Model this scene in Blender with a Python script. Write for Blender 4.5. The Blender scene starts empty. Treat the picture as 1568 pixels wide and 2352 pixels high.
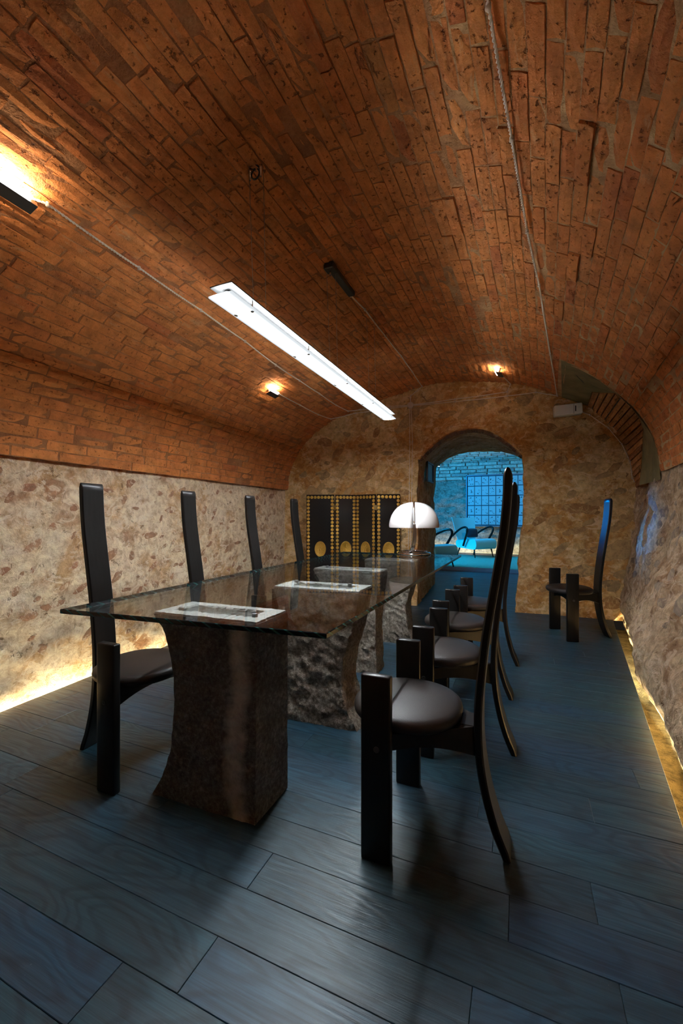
import bpy, bmesh, math, random
import numpy as np
from mathutils import Vector, Matrix, noise
random.seed(7)
rnd = random.Random(11)
D = bpy.data; C = bpy.context.scene.collection; SC = bpy.context.scene

# ------------------------------------------------------------------ camera, world, exposure
F_PX = 954.0; YAW = math.atan(411/954.0); CAM_H = 1.145
cam = D.objects.new('camera', D.cameras.new('camera')); C.objects.link(cam)
cam.location = (0, 0, CAM_H); cam.rotation_euler = (math.pi/2, 0, YAW)
cam.data.sensor_fit = 'VERTICAL'; cam.data.sensor_height = 36; cam.data.lens = F_PX/2352*36
cam.data.shift_y = 8/2352; cam.data.clip_start = .02; cam.data.clip_end = 60
SC.camera = cam
SC.view_settings.view_transform = 'Standard'; SC.view_settings.look = 'None'
SC.view_settings.gamma = 1; SC.view_settings.exposure = 0.12; SC.view_settings.use_curve_mapping = False
w = D.worlds.new('world'); SC.world = w; w.use_nodes = True
w.node_tree.nodes['Background'].inputs[0].default_value = (1, .8, .6, 1)
w.node_tree.nodes['Background'].inputs[1].default_value = 0.01
SC.cycles.max_bounces = 8; SC.cycles.diffuse_bounces = 5; SC.cycles.transparent_max_bounces = 16
SC.cycles.sample_clamp_indirect = 6; SC.cycles.caustics_reflective = False; SC.cycles.caustics_refractive = False

PENDANT_E = 290.0      # emission of the pendant's frosted plate
SPOT_E = 26.0         # emission of the little vault lamps
LED_W = 4.5           # watts per metre of the floor edge strips
BLUE_W = 80.0        # blue lamp in the far room
def area_light(name, loc, size, power, col, direction, parent=None, size_y=None, spread=math.pi):
    l = D.lights.new(name, 'AREA'); l.energy = power; l.color = col
    l.shape = 'RECTANGLE'; l.size = size; l.size_y = size_y or size; l.spread = spread
    o = D.objects.new(name, l); C.objects.link(o); o.location = loc
    o.rotation_euler = Vector(direction).to_track_quat('-Z', 'Y').to_euler()
    if parent: o.parent = parent; o.matrix_parent_inverse = parent.matrix_world.inverted() if False else Matrix.Translation(-Vector(parent.location))
    return o
# blue wall-wash lamp and its companion in the far room
area_light('blue_lamp', (-3.3, 9.6, 1.75), 1.3, BLUE_W, (.0, .42, 1.0), (.80, .35, -.22), size_y=1.3, spread=math.radians(130))
area_light('blue_lamp', (-3.0, 9.9, 2.5), 1.0, BLUE_W*1.1, (.0, .42, 1.0), (.62, .75, -.35), size_y=.5)
area_light('cool_lamp', (.6, 9.0, 2.6), .8, 12, (.75, .9, 1.0), (-.1, .8, -.3), size_y=.5)

# ------------------------------------------------------------------ colours, materials
def lin(c):
    return tuple(((v/255)/12.92 if v/255 <= .04045 else ((v/255+.055)/1.055)**2.4) for v in c)
class MT:
    def __init__(s, name):
        s.m = D.materials.new(name); s.m.use_nodes = True; s.t = s.m.node_tree; s.t.nodes.clear()
        s.out = s.t.nodes.new('ShaderNodeOutputMaterial')
    def n(s, typ, **kw):
        nd = s.t.nodes.new('ShaderNode'+typ)
        for k, v in kw.items():
            if k.startswith('i_'):
                key = k[2:].replace('_', ' '); key = int(key) if key.isdigit() else key
                s.put(nd.inputs[key], v)
            else: setattr(nd, k, v)
        return nd
    def put(s, inp, v):
        if isinstance(v, bpy.types.NodeSocket): s.t.links.new(v, inp)
        elif isinstance(v, (tuple, list)) and inp.type == 'RGBA' and len(v) == 3: inp.default_value = (*v, 1)
        else: inp.default_value = v
    def pos(s, scale=(1, 1, 1), off=None):
        g = s.n('NewGeometry').outputs['Position']
        m = s.n('VectorMath', operation='MULTIPLY', i_0=g, i_1=scale).outputs[0]
        if off is not None: m = s.n('VectorMath', operation='ADD', i_0=m, i_1=off).outputs[0]
        return m
    def noise(s, vec, scale, detail=4, rough=.55, dist=0):
        return s.n('TexNoise', i_Vector=vec, i_Scale=scale, i_Detail=detail, i_Roughness=rough, i_Distortion=dist).outputs['Fac']
    def vor(s, vec, scale, feature='F1', out='Distance', rand=1.0):
        nd = s.n('TexVoronoi', feature=feature, i_Vector=vec, i_Scale=scale, i_Randomness=rand); return nd.outputs[out]
    def ramp(s, fac, stops, interp='LINEAR'):
        nd = s.n('ValToRGB', i_Fac=fac); cr = nd.color_ramp; cr.interpolation = interp
        while len(cr.elements) < len(stops): cr.elements.new(.5)
        for e, (p, c) in zip(cr.elements, stops):
            e.position = p; e.color = (*c, 1) if isinstance(c, tuple) else (c, c, c, 1)
        return nd.outputs[0]
    def mix(s, fac, a, b, blend='MIX'):
        nd = s.n('Mix', data_type='RGBA', blend_type=blend, clamp_result=False)
        s.put(nd.inputs[0], fac); s.put(nd.inputs[6], a); s.put(nd.inputs[7], b); return nd.outputs[2]
    def math(s, op, a, b=0.0, clamp=False):
        nd = s.n('Math', operation=op, use_clamp=clamp); s.put(nd.inputs[0], a); s.put(nd.inputs[1], b); return nd.outputs[0]
    def bump(s, h, dist=.01, strength=1.0, normal=None):
        nd = s.n('Bump', i_Height=h, i_Distance=dist, i_Strength=strength)
        if normal is not None: s.put(nd.inputs['Normal'], normal)
        return nd.outputs[0]
    def bsdf(s, color, rough=.6, metallic=0.0, normal=None, **kw):
        p = s.n('BsdfPrincipled'); s.put(p.inputs['Base Color'], color); s.put(p.inputs['Roughness'], rough)
        s.put(p.inputs['Metallic'], metallic)
        if normal is not None: s.put(p.inputs['Normal'], normal)
        for k, v in kw.items(): s.put(p.inputs[k.replace('_', ' ')], v)
        s.t.links.new(p.outputs[0], s.out.inputs[0]); return p

def simple(name, col, rough=.5, metallic=0.0, **kw):
    m = MT(name); m.bsdf(col, rough, metallic, **kw); return m.m
def emit(name, col, strength):
    m = MT(name); e = m.n('Emission', i_Color=(*col, 1), i_Strength=strength); m.t.links.new(e.outputs[0], m.out.inputs[0]); return m.m

def brick_material(name, stops, dust, pitcol):
    m = MT(name); P = m.pos()
    isl = m.n('NewGeometry').outputs['Random Per Island']; ob = m.n('ObjectInfo').outputs['Random']
    r = m.math('FRACT', m.math('ADD', isl, ob))
    base = m.ramp(r, stops)
    big = m.noise(P, 1.3, 3, .6)
    base = m.mix(m.ramp(big, [(.35, 0.0), (.7, 1.0)]), base, m.mix(1.0, base, (1.12, 1.02, .92), 'MULTIPLY'))
    mid = m.noise(P, 9, 6, .68)
    base = m.mix(1.0, base, m.ramp(mid, [(.3, .62), (.5, 1.0), (.72, 1.3)]), 'MULTIPLY'); base = m.mix(1.0, base, (1.44, 1.54, 1.40), 'MULTIPLY')
    Pl = m.pos((1, .3, 1))
    lime = m.ramp(m.noise(Pl, 26, 4, .7, .3), [(.56, 0.0), (.68, 1.0)])
    gl = m.ramp(m.noise(P, 2.2, 3, .6), [(.42, 0.0), (.62, 1.0)])
    base = m.mix(m.math('MULTIPLY', m.math('MULTIPLY', lime, gl), .5), base, dust)
    pits = m.ramp(m.noise(P, 42, 3, .6), [(.31, 1.0), (.38, 0.0)])
    pits2 = m.ramp(m.noise(Pl, 11, 5, .72, .5), [(.30, 1.0), (.35, 0.0)])
    pit = m.math('MAXIMUM', pits, pits2)
    base = m.mix(m.math('MULTIPLY', pit, .5), base, pitcol)
    fine = m.noise(P, 170, 3, .7)
    h = m.math('ADD', m.math('MULTIPLY', fine, .22), m.math('MULTIPLY', mid, 1.3))
    h = m.math('SUBTRACT', h, m.math('MULTIPLY', pit, .8))
    m.bsdf(base, .93, normal=m.bump(h, .015, 1.0)); return m.m
M = {}
M['brick'] = brick_material('terracotta_brick', [(0, lin((168, 99, 54))), (.25, lin((173, 105, 58))), (.5, lin((177, 109, 61))), (.75, lin((170, 103, 56))), (.93, lin((166, 97, 54))), (.98, lin((156, 86, 50))), (1, lin((160, 106, 62)))], lin((196, 156, 112)), lin((80, 46, 26)))
M['brick_dark'] = brick_material('old_brick', [(0, lin((134, 90, 56))), (.5, lin((160, 108, 66))), (1, lin((122, 80, 52)))], lin((160, 130, 96)), lin((60, 40, 26)))
M['brick_pale'] = brick_material('limewashed_brick', [(0, lin((150, 150, 150))), (.5, lin((178, 176, 172))), (1, lin((132, 134, 138)))], lin((200, 198, 190)), lin((70, 72, 78)))
def mortar_mat():
    m = MT('lime_mortar'); P = m.pos()
    n1 = m.noise(P, 5, 5, .65); n2 = m.noise(P, 40, 4, .7)
    col = m.ramp(n1, [(.3, lin((134, 84, 48))), (.5, lin((160, 104, 62))), (.68, lin((182, 126, 82)))])
    lime = m.ramp(n1, [(.3, lin((156, 112, 72))), (.5, lin((192, 150, 104))), (.68, lin((214, 182, 136)))])
    big = m.n('SeparateXYZ', i_0=P).outputs[0]
    fac = m.math('ADD', m.math('MULTIPLY', big, .7), m.math('MULTIPLY', m.noise(P, 1.1, 3, .6), 1.2), clamp=True)
    col = m.mix(fac, col, lime)
    m.bsdf(col, .95, normal=m.bump(m.math('ADD', n1, n2), .012)); return m.m
M['mortar'] = mortar_mat()

def rubble(name, mortar_lo, mortar_hi, stone_a, stone_b, stain, stain_lo=.50, stone_amt=.8, scale=6.5, bumpd=.022):
    m = MT(name); P = m.pos()
    warp = m.n('TexNoise', i_Vector=P, i_Scale=5.0, i_Detail=4.0, i_Roughness=.6).outputs['Color']
    W = m.n('VectorMath', operation='MULTIPLY_ADD', i_0=warp, i_1=(.22, .22, .22), i_2=P).outputs[0]
    W2 = m.n('VectorMath', operation='MULTIPLY', i_0=W, i_1=(1, .72, 1.25)).outputs[0]
    d = m.vor(W2, scale); cell = m.n('SeparateColor', i_0=m.vor(W2, scale, out='Color')).outputs[0]
    mask = m.ramp(m.math('ADD', d, m.math('MULTIPLY', m.noise(P, 22, 4, .7), .35)), [(.40, 1.0), (.56, 0.0)])
    pick = m.ramp(cell, [(.50, 0.0), (.62, 1.0)])
    sm = m.math('MULTIPLY', m.math('MULTIPLY', mask, pick), stone_amt)
    n1 = m.noise(P, 3.2, 6, .68, .4); n2 = m.noise(P, 17, 6, .72, .5); n3 = m.noise(P, 80, 4, .75)
    mort = m.ramp(n2, [(.30, mortar_lo), (.62, mortar_hi)])
    st = m.mix(cell, stone_a, stone_b); st = m.mix(1.0, st, m.ramp(n2, [(.3, .62), (.7, 1.3)]), 'MULTIPLY')
    col = m.mix(sm, mort, st)
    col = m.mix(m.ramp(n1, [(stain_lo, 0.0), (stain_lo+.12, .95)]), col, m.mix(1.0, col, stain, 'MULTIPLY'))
    wh = m.ramp(m.noise(m.pos((1, 1, 1.6)), 6.5, 7, .72, 1.2), [(.52, 0.0), (.60, .65)])
    col = m.mix(wh, col, m.mix(.25, mortar_hi, (1, .95, .85)))
    pit = m.ramp(m.noise(P, 12, 5, .75, 1.0), [(.33, 1.0), (.39, 0.0)])
    col = m.mix(m.math('MULTIPLY', pit, .8), col, m.mix(1.0, col, (.35, .26, .2), 'MULTIPLY'))
    h = m.math('ADD', m.math('MULTIPLY', n2, 1.0), m.math('MULTIPLY', n3, .28))
    h = m.math('SUBTRACT', h, m.math('MULTIPLY', pit, .6)); h = m.math('ADD', h, m.math('MULTIPLY', sm, -.35))
    m.bsdf(col, .95, normal=m.bump(h, bumpd, .9)); return m.m
M['wall_left'] = rubble('rubble_plaster_cream', lin((190, 152, 112)), lin((252, 230, 194)), lin((156, 108, 76)), lin((190, 146, 108)), (.78, .60, .42), .50, .85, 4.0, .026)
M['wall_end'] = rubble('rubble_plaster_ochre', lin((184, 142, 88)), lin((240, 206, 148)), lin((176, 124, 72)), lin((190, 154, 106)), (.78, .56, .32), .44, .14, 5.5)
M['wall_right'] = rubble('rubble_plaster_grey', lin((156, 124, 92)), lin((232, 202, 162)), lin((150, 118, 92)), lin((186, 154, 124)), (.66, .54, .44), .47, .4, 9.0, .05)
M['wall_far'] = rubble('rubble_far', lin((120, 120, 112)), lin((190, 186, 172)), lin((130, 128, 120)), lin((150, 148, 140)), (.7, .65, .6), .5, .8, 4.0, .05)
def stone_mat(name, a, b, c, mort):
    m = MT(name); P = m.pos(); r = m.n('ObjectInfo').outputs['Random']
    col = m.ramp(r, [(0, a), (.5, b), (1, c)]); n2 = m.noise(P, 18, 6, .72, .5); n3 = m.noise(P, 90, 4, .7)
    col = m.mix(1.0, col, m.ramp(n2, [(.3, .6), (.7, 1.3)]), 'MULTIPLY')
    sm = m.ramp(m.noise(P, 15, 5, .75, .8), [(.50, 0.0), (.60, 1.0)])
    col = m.mix(sm, col, mort)
    m.bsdf(col, .93, normal=m.bump(m.math('ADD', n2, m.math('MULTIPLY', n3, .4)), .015)); return m.m
M['stone_warm'] = stone_mat('embedded_stone_warm', lin((176, 122, 90)), lin((196, 148, 110)), lin((172, 128, 94)), lin((236, 212, 178)))
M['stone_ochre'] = stone_mat('embedded_stone_ochre', lin((168, 122, 74)), lin((194, 158, 108)), lin((160, 134, 96)), lin((202, 166, 114)))
M['stone_grey'] = stone_mat('embedded_stone_grey', lin((150, 128, 108)), lin((176, 154, 130)), lin((140, 120, 104)), lin((192, 168, 136)))
def plaster_green():
    m = MT('green_grey_plaster'); P = m.pos(); n = m.noise(P, 4, 5, .6); f = m.noise(m.pos((1, 1, 5)), 9, 4, .6)
    m.bsdf(m.ramp(n, [(.3, lin((92, 84, 52))), (.7, lin((138, 126, 84)))]), .9, normal=m.bump(m.math('ADD', n, m.math('MULTIPLY', f, .3)), .015)); return m.m
M['green_plaster'] = plaster_green()

def wood_floor():
    m = MT('blue_stained_oak'); r = m.n('ObjectInfo').outputs['Random']; isl = m.n('NewGeometry').outputs['Random Per Island']
    rr = m.math('FRACT', m.math('ADD', r, isl))
    off = m.n('CombineXYZ', i_X=m.math('MULTIPLY', rr, 37.0), i_Y=m.math('MULTIPLY', rr, 91.0), i_Z=m.math('MULTIPLY', rr, 13.0)).outputs[0]
    P = m.pos((.55, 5.2, 5.2), off)
    warp = m.noise(m.pos((1.1, 3.6, 3.6), off), 1.25, 2, .5)
    rings = m.math('ADD', m.math('MULTIPLY', m.math('SINE', m.math('MULTIPLY', warp, 95.0)), .5), .5)
    grain = m.noise(m.pos((2.5, 120, 10), off), 1.0, 4, .7)
    fib = m.noise(m.pos((9, 260, 10), off), 1.0, 3, .7)
    blot = m.noise(P, 1.2, 4, .6)
    tone = m.ramp(rr, [(0, lin((25, 58, 74))), (.25, lin((36, 73, 87))), (.5, lin((27, 62, 86))), (.75, lin((42, 78, 98))), (1, lin((27, 66, 76)))])
    col = m.mix(m.ramp(blot, [(.35, 0.0), (.75, .8)]), tone, lin((46, 60, 68)))
    g = m.ramp(grain, [(.3, .58), (.52, 1.0), (.72, 1.35)])
    col = m.mix(1.0, col, g, 'MULTIPLY')
    col = m.mix(m.ramp(rings, [(.5, 0.0), (.95, .8)]), col, m.mix(1.0, col, (.5, .56, .6), 'MULTIPLY'))
    knot = m.ramp(m.vor(m.pos((1.0, 2.2, 2.2), off), 1.6), [(.02, 1.0), (.09, 0.0)])
    col = m.mix(m.math('MULTIPLY', knot, .7), col, lin((24, 32, 40)))
    dust = m.ramp(m.noise(m.pos(), 140, 2, .5), [(.76, 0.0), (.80, 1.0)])
    col = m.mix(m.math('MULTIPLY', dust, .25), col, (.35, .38, .4))
    h = m.math('ADD', m.math('MULTIPLY', grain, .5), m.math('MULTIPLY', fib, .5)); h = m.math('SUBTRACT', h, m.math('MULTIPLY', rings, .35))
    rough = m.ramp(grain, [(.3, .50), (.7, .36)])
    m.bsdf(col, rough, normal=m.bump(h, .0016, .8), Specular_IOR_Level=.5); return m.m
M['plank'] = wood_floor()
M['floor_base'] = simple('floor_underlay', (.012, .015, .018), .9)
def sand():
    m = MT('dusty_trench'); P = m.pos(); n = m.noise(P, 14, 6, .75); f = m.noise(P, 90, 3, .8)
    m.bsdf(m.ramp(n, [(.35, lin((84, 76, 50))), (.6, lin((150, 138, 96)))]), .95, normal=m.bump(m.math('ADD', n, f), .015)); return m.m
M['sand'] = sand()

def black_wood():
    m = MT('black_lacquered_wood'); g = m.noise(m.n('VectorMath', operation='MULTIPLY', i_0=m.n('TexCoord').outputs['Object'], i_1=(60, 60, 4)).outputs[0], 1, 3, .6)
    m.bsdf(m.ramp(g, [(.3, (.006, .0052, .005)), (.7, (.010, .009, .0085))]), .33, Specular_IOR_Level=.27); return m.m
M['black_wood'] = black_wood()
def leather():
    m = MT('dark_brown_leather'); P = m.pos(); n = m.vor(P, 420); b = m.noise(P, 9, 3, .5)
    m.bsdf(m.ramp(b, [(.3, (.016, .012, .0105)), (.7, (.023, .0175, .0155))]), .44, normal=m.bump(n, .0006, .5), Specular_IOR_Level=.36); return m.m
M['leather'] = leather()
def granite():
    m = MT('rough_hewn_stone'); P = m.pos()
    n1 = m.noise(P, 7, 6, .7, .3); n2 = m.noise(P, 60, 5, .75); n3 = m.noise(P, 240, 3, .7)
    col = m.ramp(n2, [(.32, lin((96, 86, 76))), (.5, lin((150, 140, 128))), (.68, lin((198, 188, 176)))])
    col = m.mix(m.ramp(n1, [(.42, 0.0), (.6, .6)]), col, m.mix(1.0, col, (.62, .58, .54), 'MULTIPLY'))
    h = m.math('ADD', n2, m.math('MULTIPLY', n3, .5))
    m.bsdf(col, .85, normal=m.bump(h, .008, 1.0)); return m.m
M['granite'] = granite()
def granite_veined():
    m = MT('dark_stone_with_pale_vein'); P = m.pos()
    n1 = m.noise(P, 9, 6, .72, .3); n2 = m.noise(P, 60, 5, .75); n3 = m.noise(P, 240, 3, .7)
    col = m.ramp(n2, [(.32, lin((60, 64, 68))), (.52, lin((104, 108, 112))), (.7, lin((150, 153, 156)))])
    col = m.mix(m.ramp(n1, [(.42, 0.0), (.6, .7)]), col, m.mix(1.0, col, (.55, .5, .46), 'MULTIPLY'))
    sx = m.n('SeparateXYZ', i_0=P).outputs
    wob = m.math('MULTIPLY', m.math('SUBTRACT', m.noise(m.pos((.2, .2, 1)), 5, 4, .65), .5), .17)
    dx = m.math('ABSOLUTE', m.math('ADD', m.math('ADD', sx[0], .985), wob))
    band = m.ramp(m.math('ADD', dx, m.math('MULTIPLY', m.noise(P, 40, 4, .7), .03)), [(.03, 1.0), (.07, 0.0)])
    front = m.ramp(m.math('SUBTRACT', sx[1], 1.2), [(.10, 1.0), (.14, 0.0)])
    col = m.mix(m.math('MULTIPLY', m.math('MULTIPLY', band, front), m.ramp(m.noise(P, 16, 5, .75), [(.3, .5), (.55, 1.0)])), col, lin((214, 220, 214)))
    h = m.math('ADD', m.math('ADD', n2, n1), m.math('MULTIPLY', n3, .5))
    m.bsdf(col, .8, normal=m.bump(h, .008, .9)); return m.m
M['granite_vein'] = granite_veined()
def stone_top():
    m = MT('polished_pale_stone'); P = m.pos(); n = m.noise(P, 90, 3, .6)
    m.bsdf(m.ramp(n, [(.3, lin((196, 194, 188))), (.7, lin((226, 224, 218)))]), .6); return m.m
M['stone_top'] = stone_top()
M['stone_core'] = simple('rough_grey_core', lin((118, 116, 110)), .9)
def glass(name, tint, ior, edge=False):
    m = MT(name)
    tr = m.n('BsdfTransparent', i_Color=(*tint, 1)); gl = m.n('BsdfGlossy', i_Color=(1, 1, 1, 1), i_Roughness=.004 if not edge else .08)
    bf = m.n('NewGeometry').outputs['Backfacing']
    fr = m.n('Fresnel', i_IOR=m.math('ADD', ior, m.math('MULTIPLY', bf, 1/ior-ior)))
    mx = m.n('MixShader'); m.t.links.new(fr.outputs[0], mx.inputs[0]); m.t.links.new(tr.outputs[0], mx.inputs[1]); m.t.links.new(gl.outputs[0], mx.inputs[2])
    m.t.links.new(mx.outputs[0], m.out.inputs[0]); return m.m
M['glass'] = glass('clear_plate_glass', (.955, .975, .965), 1.5)
def glass_edge():
    m = MT('green_glass_edge'); P = m.pos((1, 1, 1))
    s = m.n('SeparateXYZ', i_0=P).outputs
    st = m.math('SINE', m.math('MULTIPLY', m.math('ADD', m.math('ADD', s[0], s[1]), m.math('MULTIPLY', s[2], 2.0)), 110.0))
    nz = m.noise(m.pos((3, 3, 1)), 2, 2, .5)
    col = m.mix(m.ramp(m.math('MULTIPLY', st, nz), [(.25, 0.0), (.6, 1.0)]), lin((10, 34, 40)), lin((60, 120, 116)))
    m.bsdf(col, .15, Specular_IOR_Level=.8); return m.m
M['glass_edge'] = glass_edge()
M['chrome'] = simple('chrome', (.78, .78, .78), .12, 1.0)
M['steel'] = simple('brushed_steel', (.45, .45, .44), .35, 1.0)
M['dark_metal'] = simple('dark_grey_metal', (.035, .034, .034), .45, .4)
M['black_plastic'] = simple('black_plastic', (.012, .012, .012), .4)
M['opal'] = simple('white_opal_glass', (.86, .83, .80), .12, Coat_Weight=.6, Coat_Roughness=.04)
M['white_plastic'] = simple('off_white_plastic', lin((238, 232, 222)), .5)
M['slot'] = simple('black_slot', (.01, .01, .01), .6)
M['cable'] = simple('white_cloth_cable', lin((232, 218, 202)), .8)
M['ceramic'] = simple('white_ceramic', lin((214, 196, 180)), .35)
M['lacquer'] = simple('black_lacquer', (.010, .009, .009), .22)
def gold():
    m = MT('antique_gold'); P = m.pos(); n = m.noise(P, 160, 3, .6)
    m.bsdf(m.ramp(n, [(.3, lin((180, 132, 48))), (.7, lin((240, 190, 84)))]), .45, .45, normal=m.bump(n, .002, .6)); return m.m
M['gold'] = gold()
M['bronze'] = simple('bronze_hinge', lin((150, 126, 80)), .45, .6)
def fabric(name, col):
    m = MT(name); P = m.pos(); n = m.noise(P, 300, 2, .6); m.bsdf(m.mix(n, col, tuple(v*1.15 for v in col)), .95, normal=m.bump(n, .002, .5), Sheen_Weight=.3); return m.m
M['turq_fabric'] = fabric('pale_turquoise_wool', lin((150, 214, 214)))
M['navy_fabric'] = fabric('navy_velvet', lin((30, 28, 44)))
M['rug_teal'] = fabric('teal_shag', lin((50, 148, 124)))
M['rug_wine'] = fabric('wine_shag', lin((60, 22, 44)))
M['frame_metal'] = simple('grey_frame_metal', lin((120, 150, 170)), .4, .6)
M['card'] = simple('white_card', lin((190, 202, 206)), .7)
M['panel_back'] = simple('panel_back', lin((60, 74, 84)), .6)
M['dot'] = simple('card_dots', (.02, .02, .025), .6)
M['grey_picture'] = simple('grey_print', lin((104, 108, 112)), .35)
def pendant_glow():
    m = MT('frosted_glass_glow'); x = m.n('SeparateXYZ', i_0=m.n('TexCoord').outputs['Object']).outputs[0]
    q = m.math('DIVIDE', x, .018); g = m.math('EXPONENT', m.math('MULTIPLY', m.math('MULTIPLY', q, q), -1.0))
    e = m.n('Emission', i_Color=(.90, .96, 1.0, 1), i_Strength=m.math('MULTIPLY_ADD', g, PENDANT_E))
    e.inputs[1].links[0].from_node.inputs[2].default_value = .75
    m.t.links.new(e.outputs[0], m.out.inputs[0]); return m.m
M['pendant_glow'] = pendant_glow()   # the tube behind the frosted plate makes its middle brightest
M['bar_glow'] = emit('lamp_bar_glow', (1, .92, .78), SPOT_E)
M['led_glow'] = emit('led_strip_glow', (1, .82, .42), 2.5)
M['plate_metal'] = simple('grey_metal_plate', (.028, .028, .028), .5)

# ------------------------------------------------------------------ mesh helpers
def link(name, me, mat, parent=None, smooth=False):
    o = D.objects.new(name, me); C.objects.link(o)
    for mm in (mat if isinstance(mat, (list, tuple)) else [mat]):
        if mm is not None: me.materials.append(mm)
    if smooth: me.polygons.foreach_set('use_smooth', [True]*len(me.polygons))
    if parent is not None: o.parent = parent
    return o
def pyd(name, v, f, mat, parent=None, smooth=False, mi=None):
    me = D.meshes.new(name); me.from_pydata([tuple(map(float, p)) for p in v], [], f)
    if mi is not None: me.polygons.foreach_set('material_index', mi)
    me.update(); return link(name, me, mat, parent, smooth)
def from_bm(name, bm, mat, parent=None, smooth=False):
    me = D.meshes.new(name); bmesh.ops.recalc_face_normals(bm, faces=bm.faces); bm.to_mesh(me); bm.free()
    return link(name, me, mat, parent, smooth)
def grid_faces(nu, nv, off=0, wrap=False):
    f = []
    for i in range(nu-1 if not wrap else nu):
        for j in range(nv-1):
            a = off+i*nv+j; b = off+((i+1) % nu)*nv+j; f.append((a, b, b+1, a+1))
    return f
def bm_box(bm, c, s, bev=0.0, rot=None, seg=1):
    t = bmesh.new(); bmesh.ops.create_cube(t, size=1); bmesh.ops.scale(t, vec=s, verts=t.verts)
    if bev > 0: bmesh.ops.bevel(t, geom=list(t.edges), offset=bev, segments=seg, affect='EDGES', profile=.5)
    if rot is not None: bmesh.ops.rotate(t, cent=(0, 0, 0), matrix=rot, verts=t.verts)
    bmesh.ops.translate(t, vec=c, verts=t.verts)
    vm = {v: bm.verts.new(v.co) for v in t.verts}
    for f in t.faces: bm.faces.new([vm[v] for v in f.verts])
    t.free()
def box(name, c, s, mat, parent=None, bev=0.0, rot=None, seg=1):
    bm = bmesh.new(); bm_box(bm, c, s, bev, rot, seg); return from_bm(name, bm, mat, parent)
def frame_along(pts):
    out = []; up = Vector((0, 0, 1)); prev = None
    for i, p in enumerate(pts):
        a = Vector(pts[max(i-1, 0)]); b = Vector(pts[min(i+1, len(pts)-1)]); t = (b-a).normalized()
        if prev is None:
            n = t.cross(up)
            if n.length < .1: n = t.cross(Vector((1, 0, 0)))
            n.normalize()
        else: n = (prev-t*prev.dot(t)).normalized()
        prev = n; out.append((Vector(p), t, n, t.cross(n)))
    return out
def tube_vf(pts, r, sides=8, cap=True, off=0):
    v = []; rad = r if isinstance(r, (list, tuple)) else [r]*len(pts)
    for (p, t, n, b), q in zip(frame_along(pts), rad):
        for k in range(sides):
            a = 2*math.pi*k/sides; v.append(p+n*(math.cos(a)*q)+b*(math.sin(a)*q))
    f = []
    for i in range(len(pts)-1):
        for k in range(sides):
            a = off+i*sides+k; b2 = off+i*sides+(k+1) % sides; f.append((a, b2, b2+sides, a+sides))
    if cap: f.append(tuple(off+k for k in range(sides))[::-1]); f.append(tuple(off+(len(pts)-1)*sides+k for k in range(sides)))
    return v, f
def tube(name, pts, r, mat, parent=None, sides=8):
    v, f = tube_vf(pts, r, sides); return pyd(name, v, f, mat, parent, True)
def lathe(name, prof, mat, parent=None, n=24, loc=(0, 0, 0), sx=1, sy=1, smooth=True):
    v = []; f = []
    for (r, z) in prof:
        for k in range(n):
            a = 2*math.pi*k/n; v.append((loc[0]+r*sx*math.cos(a), loc[1]+r*sy*math.sin(a), loc[2]+z))
    for i in range(len(prof)-1):
        for k in range(n):
            f.append((i*n+k, i*n+(k+1) % n, (i+1)*n+(k+1) % n, (i+1)*n+k))
    f.append(tuple(range(n))[::-1]); f.append(tuple((len(prof)-1)*n+k for k in range(n)))
    return pyd(name, v, f, mat, parent, smooth)
def smooth_by_angle(o, ang=40):
    me = o.data; me.polygons.foreach_set('use_smooth', [True]*len(me.polygons))
    try: me.set_sharp_from_angle(angle=math.radians(ang))
    except Exception: pass
def tag(o, label=None, cat=None, group=None, kind=None):
    if label: o['label'] = label
    if cat: o['category'] = cat
    if group: o['group'] = group
    if kind: o['kind'] = kind
    return o
def empty(name, loc, label, cat, group=None, rz=0.0):
    o = D.objects.new(name, None); C.objects.link(o); o.location = loc; o.rotation_euler.z = rz; o.empty_display_size = .1
    return tag(o, label, cat, group)
def copy_tree(o, parent=None):
    c = o.copy(); C.objects.link(c); c.parent = parent
    for ch in list(o.children): copy_tree(ch, c)
    return c
def catmull(P, n=8):
    P = [np.array(p, float) for p in P]; Q = [2*P[0]-P[1]]+P+[2*P[-1]-P[-2]]; out = []
    for i in range(1, len(Q)-2):
        a, b, c, d = Q[i-1:i+3]
        for k in range(n):
            t = k/n; out.append(.5*((2*b)+(c-a)*t+(2*a-5*b+4*c-d)*t*t+(3*b-a-3*c+d)*t**3))
    out.append(Q[-2]); return np.array(out)
def fbm(x, y, z, sc, oct=4):
    return noise.fractal(Vector((x*sc, y*sc, z*sc)), 1.0, 2.0, oct)

# ------------------------------------------------------------------ the room shell: plan and vault profile (metres)
Y0 = -2.4; RX = -1.08
PL = [(1, 1.5), (.985, 1.7), (.95, 1.88), (.89, 2.06), (.82, 2.21), (.68, 2.40), (.48, 2.54), (.25, 2.67), (0, 2.78)]
PR = [(.11, 2.79), (.24, 2.775), (.38, 2.735), (.53, 2.655), (.66, 2.52), (.76, 2.38), (.84, 2.22), (.93, 1.98), (.98, 1.75), (1, 1.5)]
def xl(y): return -2.70-.057*y
def xr(y): return .72+.08*y
def xfe(y): return .34+.11*y
def yend(x): return 5.33+.1*x
PROF = catmull([(-a, z) for a, z in PL]+[(b, z) for b, z in PR])
_w = np.where(PROF[:, 0] < 0, PROF[:, 0]*1.85, PROF[:, 0]*2.1)
_s = np.concatenate([[0], np.cumsum(np.hypot(np.diff(_w), np.diff(PROF[:, 1])))]); ARC = _s[-1]; _s = _s/ARC
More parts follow.
